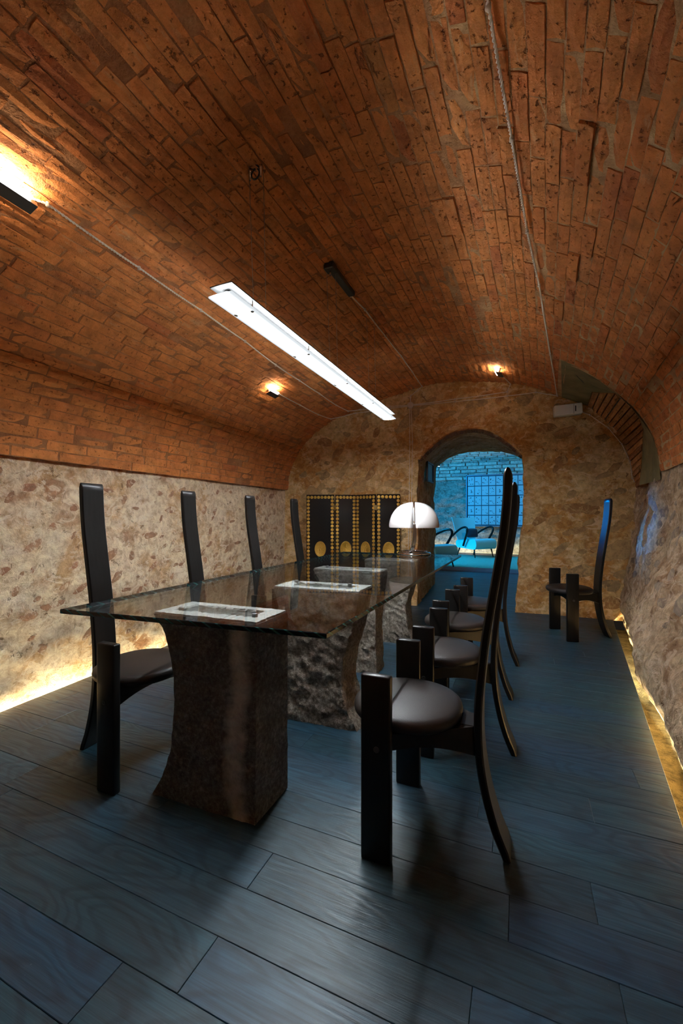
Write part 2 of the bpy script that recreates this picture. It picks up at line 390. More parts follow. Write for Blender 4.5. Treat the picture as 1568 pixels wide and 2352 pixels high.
def vp(u, y, lift=0.0):
    f = float(np.interp(u, _s, PROF[:, 0])); z = float(np.interp(u, _s, PROF[:, 1]))
    x = RX+(f*(RX-xl(y)) if f < 0 else f*(xr(y)-RX))
    return Vector((x, y, z))
def vframe(u, y):
    p = vp(u, y); ty = (vp(u, y+.05)-vp(u, y-.05)).normalized()
    tu = (vp(min(u+.004, 1), y)-vp(max(u-.004, 0), y)).normalized()
    n = tu.cross(ty).normalized()
    if n.z > 0 and .1 < u < .9: n = -n
    if u <= .1 and n.x < 0: n = -n
    if u >= .9 and n.x > 0: n = -n
    return p, ty, tu, n
def vz_at(x, y):
    f = (x-RX)/(RX-xl(y)) if x < RX else (x-RX)/(xr(y)-RX)
    return float(np.interp(max(-1, min(1, f)), PROF[:, 0], PROF[:, 1]))
CUT_U, CUT_Y = .752, 4.15
def in_cut(u, y): return u > CUT_U and y > CUT_Y

# ceiling backing (mortar bed behind the bricks)
us = np.linspace(0, 1, 121); ys = np.linspace(Y0, 5.62, 120)
v = []; f = []
for i, u in enumerate(us):
    for y in ys:
        p, ty, tu, n = vframe(u, y)
        v.append(p-n*(.0062+.0012*max(-1, min(1, -p.x-.6))*0+.0020*fbm(p.x, p.y, p.z, 6, 3)))
nv = len(ys)
for i in range(len(us)-1):
    for j in range(nv-1):
        if in_cut(us[i], ys[j]-.03) and in_cut(us[i+1], ys[j]): continue
        a = i*nv+j; f.append((a, a+1, a+1+nv, a+nv))
ceiling = tag(pyd('ceiling', v, f, M['mortar'], smooth=True), 'terracotta brick barrel vault over the cellar', kind='structure')

# bricks: irregular worn boxes, shared meshes for the near ones
def brick_vf(L, W, Dp, rg, nx=5, ny=3, chip=.005):
    v = []; f = []
    for i in range(nx):
        for j in range(ny):
            fx = i/(nx-1)*2-1; fy = j/(ny-1)*2-1
            edge = (abs(fx) == 1) or (abs(fy) == 1)
            x = fx*L/2*(1-.012*edge)+rg.uniform(-1, 1)*.003; y = fy*W/2*(.97 if abs(fy) == 1 else 1)+rg.uniform(-1, 1)*.0025
            z = (-.0045-rg.random()*chip if edge else rg.uniform(-.002, .0025))
            v.append((x, y, z))
    def I(i, j): return i*ny+j
    for i in range(nx-1):
        for j in range(ny-1): f.append((I(i, j), I(i+1, j), I(i+1, j+1), I(i, j+1)))
    ring = [I(i, 0) for i in range(nx)]+[I(nx-1, j) for j in range(1, ny)]+[I(i, ny-1) for i in range(nx-2, -1, -1)]+[I(0, j) for j in range(ny-2, 0, -1)]
    n0 = len(v)
    for q in ring:
        x, y, z = v[q]; v.append((x*1.005, y*1.01, -Dp))
    m = len(ring)
    for k in range(m): f.append((ring[(k+1) % m], ring[k], n0+k, n0+(k+1) % m))
    return v, f
def right(a, b): return a
bl = []      # (pos, ty, tu, n, length, width, score)
ncourse = 79; du = 1/ncourse
fwd = Vector((-math.sin(YAW), math.cos(YAW), 0)); rgt = Vector((math.cos(YAW), math.sin(YAW), 0)); eye = Vector((0, 0, CAM_H))
def project(p):
    d = p-eye; fz = d.dot(fwd)
    if fz < .05: return None
    return 784+F_PX*d.dot(rgt)/fz, 1184-F_PX*d.z/fz, fz
for c in range(ncourse):
    u = (c+.5)*du; y = Y0-rnd.random()*.28
    while y < 5.5:
        L = rnd.choice((.25, .27, .285, .29, .30))+rnd.uniform(-.01, .01); ymid = y+L/2; y += L
        ye = 5.55
        if u > CUT_U: ye = CUT_Y+.02*math.sin(c*1.7)
        a = ymid-L/2; b = ymid+L/2
        if a > ye-.05: continue
        if b > ye: b = ye
        L2 = b-a-rnd.uniform(.004, .010); ymid = (a+b)/2
        p, ty, tu, n = vframe(u, ymid)
        W = (vp(u+du/2, ymid)-vp(u-du/2, ymid)).length
        jr = rnd.random()
        proud = rnd.uniform(.0, .006)+(.008 if jr < .04 else 0)-(.008 if jr > .95 else 0)
        pr = project(p)
        score = 0
        if pr and -60 < pr[0] < 1630 and -60 < pr[1] < 1250:
            score = abs(n.dot((p-eye).normalized()))/pr[2]**2 if False else (F_PX/pr[2])**2*abs(n.dot((p-eye).normalized()))*L2*W
        bl.append((p+n*proud, ty, tu, n, L2, W-rnd.uniform(.0015, .006), score))
bl.sort(key=lambda q: -q[6])
rb = random.Random(3)
variants = []
for k in range(10):
    vv, ff = brick_vf(1, 1, .05, rb)
    # unit-sized in plan; chips scaled to real size
    vv, ff = brick_vf(.28, .06, .05, rb); vv = [(x/.28, y/.06, z) for x, y, z in vv]
    me = D.meshes.new('brick'); me.from_pydata(vv, [], ff); me.update(); me.materials.append(M['brick']); variants.append((me, vv, ff))
def brick_matrix(p, ty, tu, n, L, W, wob=.006):
    tu = n.cross(ty).normalized()
    R = Matrix((ty, tu, n)).transposed().to_4x4()
    return Matrix.Translation(p) @ R @ Matrix.Rotation(rnd.uniform(-wob, wob), 4, 'Z') @ Matrix.Diagonal((L, W, 1, 1))
for (p, ty, tu, n, L, W, sc) in bl[:300]:
    me = rnd.choice(variants)[0]; o = D.objects.new('brick', me); C.objects.link(o); o.matrix_world = brick_matrix(p, ty, tu, n, L, W); 
    mw = o.matrix_world.copy(); o.parent = ceiling; o.matrix_world = mw
V = []; Fc = []
def add_brick(V, Fc, mat4):
    me, vv, ff = rnd.choice(variants); o = len(V)
    A = np.array(mat4); P = np.c_[np.array(vv), np.ones(len(vv))] @ A.T
    V.extend(P[:, :3].tolist()); Fc.extend([tuple(o+i for i in q) for q in ff])
for (p, ty, tu, n, L, W, sc) in bl[300:]:
    add_brick(V, Fc, brick_matrix(p, ty, tu, n, L, W))
tag(pyd('brick_courses', V, Fc, M['brick'], ceiling), kind='stuff')

# ---- rubble walls ---------------------------------------------------------------------------
def wall_disp(x, y, z, amp):
    a = fbm(x, y, z, 1.6, 3)*.9+fbm(x, y+7, z, 7, 4)*.45
    r = noise.voronoi(Vector((x*6, y*4.6, z*7)))[0][0]
    return amp*(a+.5-r*.8)
DOORL, DOORR = -1.20, .03
def wl_x(y, z): return xl(y)-.045-.02*max(0, z-1.2)+wall_disp(xl(y), y, z, .022)
ny, nz = 230, 64
v = []; ysl = np.linspace(Y0, 5.12, ny); zsl = np.linspace(-.17, 1.60, nz)
for y in ysl:
    for z in zsl: v.append((wl_x(y, z), y, z))
wall_left = tag(pyd('wall_left', v, grid_faces(ny, nz), M['wall_left'], smooth=True), 'cream rubble stone wall along the left side', kind='structure')

def boulder(y, z):
    g = math.exp(-((y-3.1)/.60)**2-((z-.46)/.34)**2)*.12+.06/(1+math.exp(-(z-.16-.5*max(0, y-3.0))/.03))*math.exp(-((y-3.0)/.75)**4)*math.exp(-(max(0, z-.2)/.4)**2)
    g += math.exp(-((y-1.9)/.5)**2-((z-.30)/.26)**2)*.10
    g += math.exp(-((y-4.5)/.35)**2-((z-.9)/.5)**2)*.03
    g -= math.exp(-((y-3.95)/.22)**2-((z-.15)/.25)**2)*.05
    return g
def wr_x(y, z):
    t = max(0, min(1, z/1.5)); t = t*t*(3-2*t)
    base = (xfe(y)+.07)*(1-t)+(xr(y)+.01)*t
    if z < .12: base += (.12-z)*.25
    a = fbm(.5, y*.8, z*1.4, 2.2, 3)*.035
    rr = fbm(base, y*1.1, z, 9, 5)*.020+noise.ridged_multi_fractal(Vector((1, y*5, z*3.5)), .9, 2.1, 4, 1, 2)*.006
    return base-boulder(y, z)+a+rr
ny, nz = 300, 90
v = []
for y in np.linspace(Y0, 5.55, ny):
    for z in np.linspace(-.17, 1.56, nz): v.append((wr_x(y, z), y, z))
wall_right = tag(pyd('wall_right', v, [q[::-1] for q in grid_faces(ny, nz)], M['wall_right'], smooth=True), 'rough battered rock and plaster wall on the right', kind='structure')

# end wall with the arched opening
def arch_z(x, l, r, spring, peak):
    t = (x-(l+r)/2)/((r-l)/2); return spring+(peak-spring)*max(0, 1-abs(t)**2.1)
def jl(z, s): return DOORL-.14*s+.02*fbm(3, s*3, z, 3, 3)+(.01 if z > 1.5 else 0)
def jr(z, s): return DOORR-.09*max(0, 1-z/1.2)+.10*s+.03*fbm(9, s*3, z, 4, 3)
def ew(x, z, d):  # point on end wall, d = displacement towards camera
    return (x+.1*d, yend(x)-d, z)
def ewd(x, z): return .022*(fbm(x, 5, z, 1.8, 3)+fbm(x, 5, z*1.4, 6, 5)*.7)
def patch(fx, nu, nw):
    v = []
    for i in range(nu):
        for j in range(nw): v.append(fx(i/(nu-1), j/(nw-1)))
    return v
EWTOP = lambda x: vz_at(x, yend(x))+.06
def P1(a, b):
    z = b*(EWTOP(-3.1+a*(DOORL+3.1)))
    x0 = -3.1; x = x0+a*(jl(min(z, 1.85), 0)-x0); z = -.02+b*(EWTOP(x)+.02); k = min(1, (1-a)*12)
    return ew(x, z, ewd(x, z)*k)
def P2(a, b):
    xa, xb = jl(1.85, 0), jr(1.85, 0); x = xa+a*(xb-xa); zl = arch_z(x, xa, xb, 1.85, 2.21); z = zl+b*(EWTOP(x)-zl); k = min(1, b*8)
    return ew(x, z, ewd(x, z)*k)
def P3(a, b):
    x0 = jr(min(b*2.4, 1.85), 0); x = x0+a*(1.45-x0); z = -.02+b*(min(EWTOP(x), 2.9)+.02)
    x0 = jr(min(z, 1.85), 0); x = x0+a*(1.45-x0); k = min(1, a*12)
    return ew(x, z, ewd(x, z)*k)
v = []; f = []
for fx, nu, nw in ((P1, 80, 110), (P2, 56, 34), (P3, 64, 110)):
    o = len(v); v += patch(fx, nu, nw); f += grid_faces(nu, nw, o)
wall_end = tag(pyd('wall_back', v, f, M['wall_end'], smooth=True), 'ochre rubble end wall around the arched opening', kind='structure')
for p in wall_end.data.polygons: pass
# jamb and soffit of the opening, 1.9 m deep
npth, nd = 110, 60
v = []
YF, YB = 0.0, 1.9
for i in range(npth):
    t = i/(npth-1)
    for j in range(nd):
        s = j/(nd-1)
        spr = 1.85+.12*s; pk = 2.21
        if t < .36: z = -.02+(spr+.02)*t/.36; x = jl(min(z, 1.85), s); n = Vector((1, 0, 0))
        elif t > .64: z = -.02+(spr+.02)*(1-t)/.36; x = jr(min(z, 1.85), s); n = Vector((-1, 0, 0))
        else:
            a = (t-.36)/.28; xa, xb = jl(1.85, s), jr(1.85, s); x = xa+a*(xb-xa); z = arch_z(x, xa, xb, spr, pk); n = Vector((0, 0, -1))
        y = yend(x)+s*YB
        d = wall_disp(x*1.3, y, z, .022)*min(1, s*10)
        v.append(Vector((x, y, z))+n*d)
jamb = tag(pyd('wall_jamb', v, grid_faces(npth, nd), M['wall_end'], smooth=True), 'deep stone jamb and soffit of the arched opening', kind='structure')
# voussoir bricks just inside the front edge of the arch
for k in range(34):
    a = (k+.5)/34; xa, xb = jl(1.85, 0), jr(1.85, 0); x = xa+a*(xb-xa); z = arch_z(x, xa, xb, 1.85, 2.21)
    dz = (arch_z(x+.01, xa, xb, 1.85, 2.21)-arch_z(x-.01, xa, xb, 1.85, 2.21))/.02
    t = Vector((1, .1, dz)).normalized(); yv = Vector((-.1, 1, 0)).normalized(); n = -(t.cross(yv)).normalized()
    if n.z > 0: n = -n
    p = Vector((x, yend(x)+.135, z))+n*(.012+rnd.uniform(0, .008))
    Lb = .255; o = D.objects.new('brick', None)
    me = variants[k % 10][0].copy() if k < 10 else None
    if k < 10: me.materials.clear(); me.materials.append(M['brick_dark']); 
    if k < 10: variants_dark = (variants_dark+[me]) if k else [me]
    o = D.objects.new('brick', variants_dark[k % 10] if k >= 10 else me); C.objects.link(o)
    mw = brick_matrix(p, yv, t, n, Lb, .046, .05); o.parent = wall_end; o.matrix_world = mw

# lunette (side vault) in the right rear corner
LC = [(.33, 4.15, 2.519), (.50, 4.17, 2.42), (.661, 4.17, 2.278), (.763, 4.15, 2.157), (.849, 4.15, 2.048), (.922, 4.15, 1.94), (1.005, 4.16, 1.773), (1.043, 4.17, 1.592), (1.05, 4.15, 1.44)]
LB = [(.669, 4.9, 2.406), (.764, 4.9, 2.385), (.912, 4.9, 2.355), (1.007, 4.9, 2.246), (1.082, 4.9, 2.135), (1.103, 4.9, 1.993), (1.10, 4.9, 1.917), (1.09, 4.9, 1.674), (1.07, 4.9, 1.44)]
LA = [(.694, 5.43, 2.38), (.788, 5.43, 2.292), (.871, 5.43, 2.186), (.95, 5.43, 2.107), (1.027, 5.43, 1.971), (1.068, 5.43, 1.872), (1.1, 5.43, 1.765), (1.136, 5.43, 1.616), (1.16, 5.43, 1.44)]
cC, cB, cA = catmull(LC, 5), catmull(LB, 5), catmull(LA, 5)
v = []; f = []
for i in range(len(cC)):
    for j in range(16):
        t = j/15; p = cC[i]*(1-t)+cB[i]*t; q = fbm(*p, 5, 3)*.012*min(1, 8*t*(1-t)); v.append((p[0]+q, p[1], p[2]+q))
f += grid_faces(len(cC), 16)
o0 = len(v); nn = 14
c0, e0, a0, b0 = np.array(LC[0]), np.array((.44, 5.44, 2.50)), np.array((.694, 5.43, 2.38)), np.array(LB[0])
for i in range(nn):
    for j in range(nn):
        s, t = i/(nn-1), j/(nn-1); p = (c0*(1-s)+e0*s)*(1-t)+(b0*(1-s)+a0*s)*t; q = fbm(*p, 5, 3)*.012*min(1, 40*s*t*(1-s)*(1-t)); v.append((p[0], p[1], p[2]+q))
f += grid_faces(nn, nn, o0)
lun = tag(pyd('lunette_plaster', v, f, M['green_plaster'], ceiling, True), 'green grey plaster of the side vault')
def _rs(P, n):
    d = np.concatenate([[0], np.cumsum(np.linalg.norm(np.diff(P, axis=0), axis=1))]); return np.array([[np.interp(t, d/d[-1], P[:, k]) for k in range(3)] for t in np.linspace(0, 1, n)])
sB, sA = _rs(cB, 19), _rs(cA, 19)
for i in range(18):
    for k in range(1):
        pb0, pb1, pa0, pa1 = map(Vector, (sB[i], sB[i+1], sA[i], sA[i+1])); inset = .04
        def q(s, t): return (pb0*(1-s)+pb1*s)*(1-t)+(pa0*(1-s)+pa1*s)*t
        if (pb1-pb0).length < .012: continue
        nrm = (pb1-pb0).cross(pa0-pb0).normalized()
        if nrm.x > 0: nrm = -nrm
        vv = []; lift = rnd.uniform(0, .012)
        for (s, t, d) in ((.10, 0, 0), (.90, 0, 0), (.90, 1, 0), (.10, 1, 0), (.05, 0, -.08), (.95, 0, -.08), (.95, 1, -.08), (.05, 1, -.08), (.5, .0, .006), (.5, 1, .006)):
            vv.append(q(s, t)+nrm*(d+lift))
        pyd('brick', vv, [(0, 8, 9, 3), (8, 1, 2, 9), (0, 3, 7, 4), (1, 5, 6, 2), (0, 4, 5, 1, 8), (3, 9, 2, 6, 7)], M['brick_dark'], ceiling)

# embedded stones on the walls
def stone_mesh(seed):
    rg = random.Random(seed); v = [(0, 0, 1.0)]; n = 9; f = []; off = [rg.uniform(.72, 1.15) for _ in range(n)]
    for ring, (r, h) in enumerate(((.55, .88), (.9, .45), (1.08, -.6))):
        for k in range(n):
            a = 2*math.pi*k/n; q = r*off[k]*(1+rg.uniform(-.06, .06)); v.append((q*math.cos(a), q*math.sin(a), h+rg.uniform(-.08, .08)))
    for k in range(n): f.append((0, 1+k, 1+(k+1) % n))
    for ring in range(2):
        for k in range(n): a = 1+ring*n+k; b = 1+ring*n+(k+1) % n; f.append((a, a+n, b+n, b))
    return v, f
def stone_set(mat):
    out = []
    for s in range(8):
        vv, ff = stone_mesh(s); me = D.meshes.new('stone'); me.from_pydata(vv, [], ff); me.materials.append(mat); me.polygons.foreach_set('use_smooth', [True]*len(me.polygons)); out.append(me)
    return out
def scatter(parent, mat, count, sample, normal, tang, rmin, rmax, hgt, rg, mind=1.7):
    meshes = stone_set(mat); done = []
    tries = 0
    while len(done) < count and tries < count*30:
        tries += 1; p = sample(rg)
        if p is None: continue
        r = rg.uniform(rmin, rmax)*(1 if rg.random() < .8 else 1.4); p = Vector(p)
        if any((p-q).length < (r+r2)*mind*.5+.01 for q, r2 in done): continue
        done.append((p, r)); n = Vector(normal); t = Vector(tang); b = n.cross(t)
        R = Matrix((t, b, n)).transposed().to_4x4()
        o = D.objects.new('stone', rg.choice(meshes)); C.objects.link(o); o.parent = parent
        o.matrix_world = Matrix.Translation(p) @ R @ Matrix.Rotation(rg.uniform(-.2, 1.0), 4, 'Z') @ Matrix.Diagonal((r*rg.uniform(1.0, 1.9), r*rg.uniform(.5, .8), hgt*rg.uniform(.6, 1.2), 1))
def sl(rg):
    y = rg.uniform(.9, 4.95); z = rg.uniform(.22, 1.44); return (wl_x(y, z)-.004, y, z)
scatter(wall_left, M['stone_warm'], 190, sl, (1, 0, 0), (0, 1, 0), .026, .058, .007, random.Random(5))
def se(rg):
    x = rg.uniform(-2.8, 1.05); z = rg.uniform(.15, 2.6)
    if z > vz_at(x, 5.3)-.1: return None
    if DOORL-.1 < x < DOORR+.1 and z < 2.32: return None
    return ew(x, z, ewd(x, z)+.0)
scatter(wall_end, M['stone_ochre'], 95, se, (.1, -1, 0), (1, .1, 0), .04, .11, .009, random.Random(6))
def sr(rg):
    y = rg.uniform(2.4, 5.3); z = rg.uniform(.5, 1.45); return (wr_x(y, z)+.004, y, z)
scatter(wall_right, M['stone_grey'], 55, sr, (-1, 0, 0), (0, -1, 0), .03, .08, .012, random.Random(8))

# ---- floor: planks laid across the room -----------------------------------------------------
PW = .1483; PY = .7575-6*PW
floor = tag(pyd('floor', [(-5.2, Y0, -.022), (3.6, Y0, -.022), (3.6, 13.6, -.022), (-5.2, 13.6, -.022), (-5.2, Y0, -.03), (3.6, Y0, -.03), (3.6, 13.6, -.03), (-5.2, 13.6, -.03)],
    [(0, 1, 2, 3), (7, 6, 5, 4), (0, 4, 5, 1), (1, 5, 6, 2), (2, 6, 7, 3), (3, 7, 4, 0)], M['floor_base']), 'blue stained wooden plank floor', kind='structure')
# narrow the underlay where the light trench runs: the slab is cut to the floor edge
bmf = bmesh.new()
def slab_vf(ring, z0, z1):
    n = len(ring); v = [(x, y, z1) for x, y in ring]+[(x, y, z0) for x, y in ring]
    f = [tuple(range(n)), tuple(range(2*n-1, n-1, -1))]+[(i, n+i, n+(i+1) % n, (i+1) % n) for i in range(n)]; return v, f
ring = [(xl(Y0), Y0), (xfe(Y0), Y0), (xfe(5.47), 5.47), (.3, 5.47), (.3, 7.3), (3.5, 7.3), (3.5, 13.4), (-5, 13.4), (-5, 7.3), (-1.6, 7.3), (-1.6, 5.4), (-2.99, 5.4), (xl(5.1), 5.1)]
v, f = slab_vf(ring, -.035, -.0165); me = D.meshes.new('floor'); me.from_pydata(v, [], f); me.materials.append(M['floor_base']); floor.data = me
def plank_vf(xa0, xb0, xa1, xb1, y0, y1, z):
    g = .0006; c = .0012; d = -.016
    v = [(xa0+g+c, y0+g+c, z), (xb0-g-c, y0+g+c, z), (xb1-g-c, y1-g-c, z), (xa1+g+c, y1-g-c, z),
         (xa0+g, y0+g, z-c), (xb0-g, y0+g, z-c), (xb1-g, y1-g, z-c), (xa1+g, y1-g, z-c),
         (xa0+g, y0+g, d), (xb0-g, y0+g, d), (xb1-g, y1-g, d), (xa1+g, y1-g, d)]
    f = [(0, 1, 2, 3), (0, 4, 5, 1), (1, 5, 6, 2), (2, 6, 7, 3), (3, 7, 4, 0), (4, 8, 9, 5), (5, 9, 10, 6), (6, 10, 11, 7), (7, 11, 8, 4)]
    return v, f
known = {6: [-.755], 7: [-.107, -1.95], 8: [-.77, -2.02], 9: [-.03, -1.30], 10: [-1.05, .2], 12: [-.15, -1.65]}
FV = []; FF = []
rp = random.Random(21)
k = 0; y = PY-3*PW
rows = []
while y < 13.3:
    rows.append((k-3, y)); y += PW; k += 1
for (k, y) in rows:
    ym = y+PW/2
    if y < 5.28: xa, xb = (lambda q: xl(q)+0), (lambda q: xfe(q))
    elif y < 7.25: xa, xb = (lambda q: -1.6), (lambda q: .3)
    else: xa, xb = (lambda q: -5.0), (lambda q: 3.5)
    js = list(known.get(k, [])) or [rp.uniform(-1.4, -.2)]
    j0 = min(js); j1 = max(js)
    while j0 > xa(ym)+.5: j0 -= rp.uniform(.95, 1.35); js.append(j0)
    while j1 < xb(ym)-.45: j1 += rp.uniform(.95, 1.35); js.append(j1)
    js = sorted(q for q in js if xa(ym)+.1 < q < xb(ym)-.1)
    edges = [None]+js+[None]
    for a, b in zip(edges[:-1], edges[1:]):
        A0 = xa(y) if a is None else a; A1 = xa(y+PW) if a is None else a
        B0 = xb(y) if b is None else b; B1 = xb(y+PW) if b is None else b
        z = rp.uniform(-.0004, .0004); vv, ff = plank_vf(A0, B0, A1, B1, y, y+PW, z)
        if .55 < y+PW and y < 7.0: pyd('plank', vv, ff, M['plank'], floor)
        else:
            o = len(FV); FV += vv; FF += [tuple(o+i for i in q) for q in ff]
tag(pyd('far_planks', FV, FF, M['plank'], floor), kind='stuff')
# light trench beds and strips
v = []; 
for y in np.linspace(Y0, 5.5, 120):
    for t in np.linspace(0, 1, 8): v.append((xfe(y)-.03+t*.45, y, -.135+.02*fbm(t, y, 0, 8, 4)))
trench = tag(pyd('trim_1', v, grid_faces(120, 8), M['sand'], smooth=True), 'dusty gap between the floor edge and the right wall', kind='structure')
v = []
for y in np.linspace(Y0, 5.2, 80):
    for t in np.linspace(0, 1, 4): v.append((xl(y)+.03-t*.2, y, -.13+.01*fbm(t, y, 0, 8, 3)))
tag(pyd('trim_2', v, grid_faces(80, 4), M['sand'], smooth=True), 'dusty gap between the floor edge and the left wall', kind='structure')
def strip(a, b, label, width=.012, power=LED_W, dirn=(1, 0, .6), off=(0, 0, 0)):
    a = Vector(a); b = Vector(b); mid = (a+b)/2; L = (b-a).length; t = (b-a).normalized()
    o = empty('led_strip', mid, label, 'light strip', 'warm light strips along the wall feet')
    R = Matrix.Rotation(math.atan2(t.y, t.x), 4, 'Z')
    box('led_tape', (0, 0, 0), (L, width, .006), M['led_glow'], o, rot=R)
    box('channel', (0, 0, -.006), (L, width+.008, .006), M['steel'], o, rot=R)
    l = D.lights.new('strip_light', 'AREA'); l.shape = 'RECTANGLE'; l.size = L; l.size_y = .015; l.energy = power*L; l.color = (1, .86, .52)
    lo = D.objects.new('strip_light', l); C.objects.link(lo); lo.parent = o; lo.location = Vector(dirn).normalized()*.012
    z = -Vector(dirn).normalized(); x = t; yv = z.cross(x).normalized(); x = yv.cross(z)
    lo.rotation_euler = Matrix((x, yv, z)).transposed().to_euler()
    return o
strip((xl(.9)+.004, .9, -.080), (xl(5.0)+.004, 5.0, -.080), 'warm light strip hidden along the foot of the cream left wall', dirn=(-.5, 0, 1), power=LED_W*.9)
strip((xfe(1.0)-.004, 1.0, -.075), (xfe(5.35)-.004, 5.35, -.075), 'warm light strip in the gap along the rocky right wall', dirn=(1, 0, .9), power=LED_W*2.6)
strip((-3.4, 13.05, .03), (2.6, 13.05, .03), 'warm light strip along the foot of the far blue room wall', dirn=(0, .6, .6), power=LED_W*.8)
strip((-3.4, 7.35, .03), (-1.52, 7.35, .03), 'warm light strip just beyond the opening, left of it', dirn=(0, -.2, .6), power=LED_W)

# ---- wall behind the camera (closes the cellar) -----------------------------------------------
v = []
for x in np.linspace(-2.75, .75, 60):
    for t in np.linspace(0, 1, 50):
        z = -.1+t*(vz_at(x, Y0)+.12); v.append((x, Y0+.05+wall_disp(x, Y0, z, .03), z))
tag(pyd('wall_front', v, grid_faces(60, 50), M['wall_end'], smooth=True), 'rubble wall behind the camera', kind='structure')

# ---- far room shell ---------------------------------------------------------------------------
FY = 13.2
v = []
nx, nz = 150, 70
for x in np.linspace(-5, 3.5, nx):
    for z in np.linspace(-.05, 2.9, nz):
        r = noise.voronoi(Vector((x*3.4, 3, z*6)))[0][0]; v.append((x, FY-.05*(fbm(x, 1, z, 2.5, 4))+.07*r, z))
wfar = tag(pyd('wall_far', v, grid_faces(nx, nz), M['wall_far'], smooth=True), 'blue lit rubble wall at the back of the far room', kind='structure')
def fvz(y): # far vault profile, axis across
    t = (FY-y)/5.9; return 2.74+.9*math.sin(math.pi*t)
v = []
for x in np.linspace(-5, 3.5, 20):
    for y in np.linspace(7.2, FY+.1, 40): v.append((x, y, fvz(y)+.012))
cfar = tag(pyd('ceiling_far', v, grid_faces(20, 40), M['mortar'], smooth=True), 'pale brick vault of the far room', kind='structure')
V = []; Fc = []
for c in range(26):
    y = FY-.05-c*.105; z = fvz(y); dz = (fvz(y+.02)-fvz(y-.02))/.04; tv = Vector((0, 1, dz)).normalized(); n = Vector((0, dz, -1)).normalized()
    x = -4.6-rnd.random()*.3
    while x < 3.2:
        L = rnd.uniform(.22, .38)
        add_brick(V, Fc, brick_matrix(Vector((x+L/2, y, z))+n*rnd.uniform(0, .02), Vector((1, 0, 0)), tv, n, L-.015, .088, .02)); x += L
for c in range(5):
    z = 2.70-c*.105; x = -4.6-rnd.random()*.3
    while x < 3.2:
        L = rnd.uniform(.3, .55)
        add_brick(V, Fc, brick_matrix(Vector((x+L/2, FY-.05-rnd.uniform(0, .03), z)), Vector((1, 0, 0)), Vector((0, 0, 1)), Vector((0, -1, 0)), L-.02, .085, .03)); x += L
tag(pyd('brick_courses', V, Fc, M['brick_pale'], cfar), kind='stuff')
for s, x in (('left', -5.0), ('right', 3.5)):
    tag(box('wall_far_'+s, (x, 10.3, 1.7), (.1, 6.3, 3.9), M['wall_far']), 'side wall of the far room', kind='structure')
bm = bmesh.new()
bm_box(bm, (-3.35, 7.27, 1.85), (3.5, .06, 3.8)); bm_box(bm, (1.95, 7.27, 1.85), (3.4, .06, 3.8)); bm_box(bm, (-.62, 7.27, 3.0), (2.1, .06, 1.4))
tag(from_bm('wall_far_front', bm, M['wall_far']), 'near side wall of the far room around the opening', kind='structure')

# ------------------------------------------------------------------ stone and glass table
table = empty('dining_table', (-1.1, 2.5, 0), 'long frameless glass dining table on four rough stone pedestals', 'table')
TO = Vector((1.1, -2.5, 0))
def tp(x, y, z): return (x+1.1, y-2.5, z)
G = [(-1.671, 1.068), (-.558, 1.178), (-.508, 4.005), (-1.662, 3.915)]
zt, zb, c = .775, .7570, .0022
def inset(P, d):
    cx = sum(p[0] for p in P)/4; cy = sum(p[1] for p in P)/4
    return [(p[0]-d*(1 if p[0] > cx else -1), p[1]-d*(1 if p[1] > cy else -1)) for p in P]
Gi = inset(G, c)
v = [tp(*p, zt) for p in Gi]+[tp(*p, zt-c) for p in G]+[tp(*p, zb+c) for p in G]+[tp(*p, zb) for p in Gi]
f = [(0, 1, 2, 3), (15, 14, 13, 12)]; mi = [0, 0]
for r in range(3):
    for k in range(4): f.append((r*4+k, r*4+4+k, r*4+4+(k+1) % 4, r*4+(k+1) % 4)); mi.append(1)
pyd('glass_top', v, f, [M['glass'], M['glass_edge']], table, mi=mi)
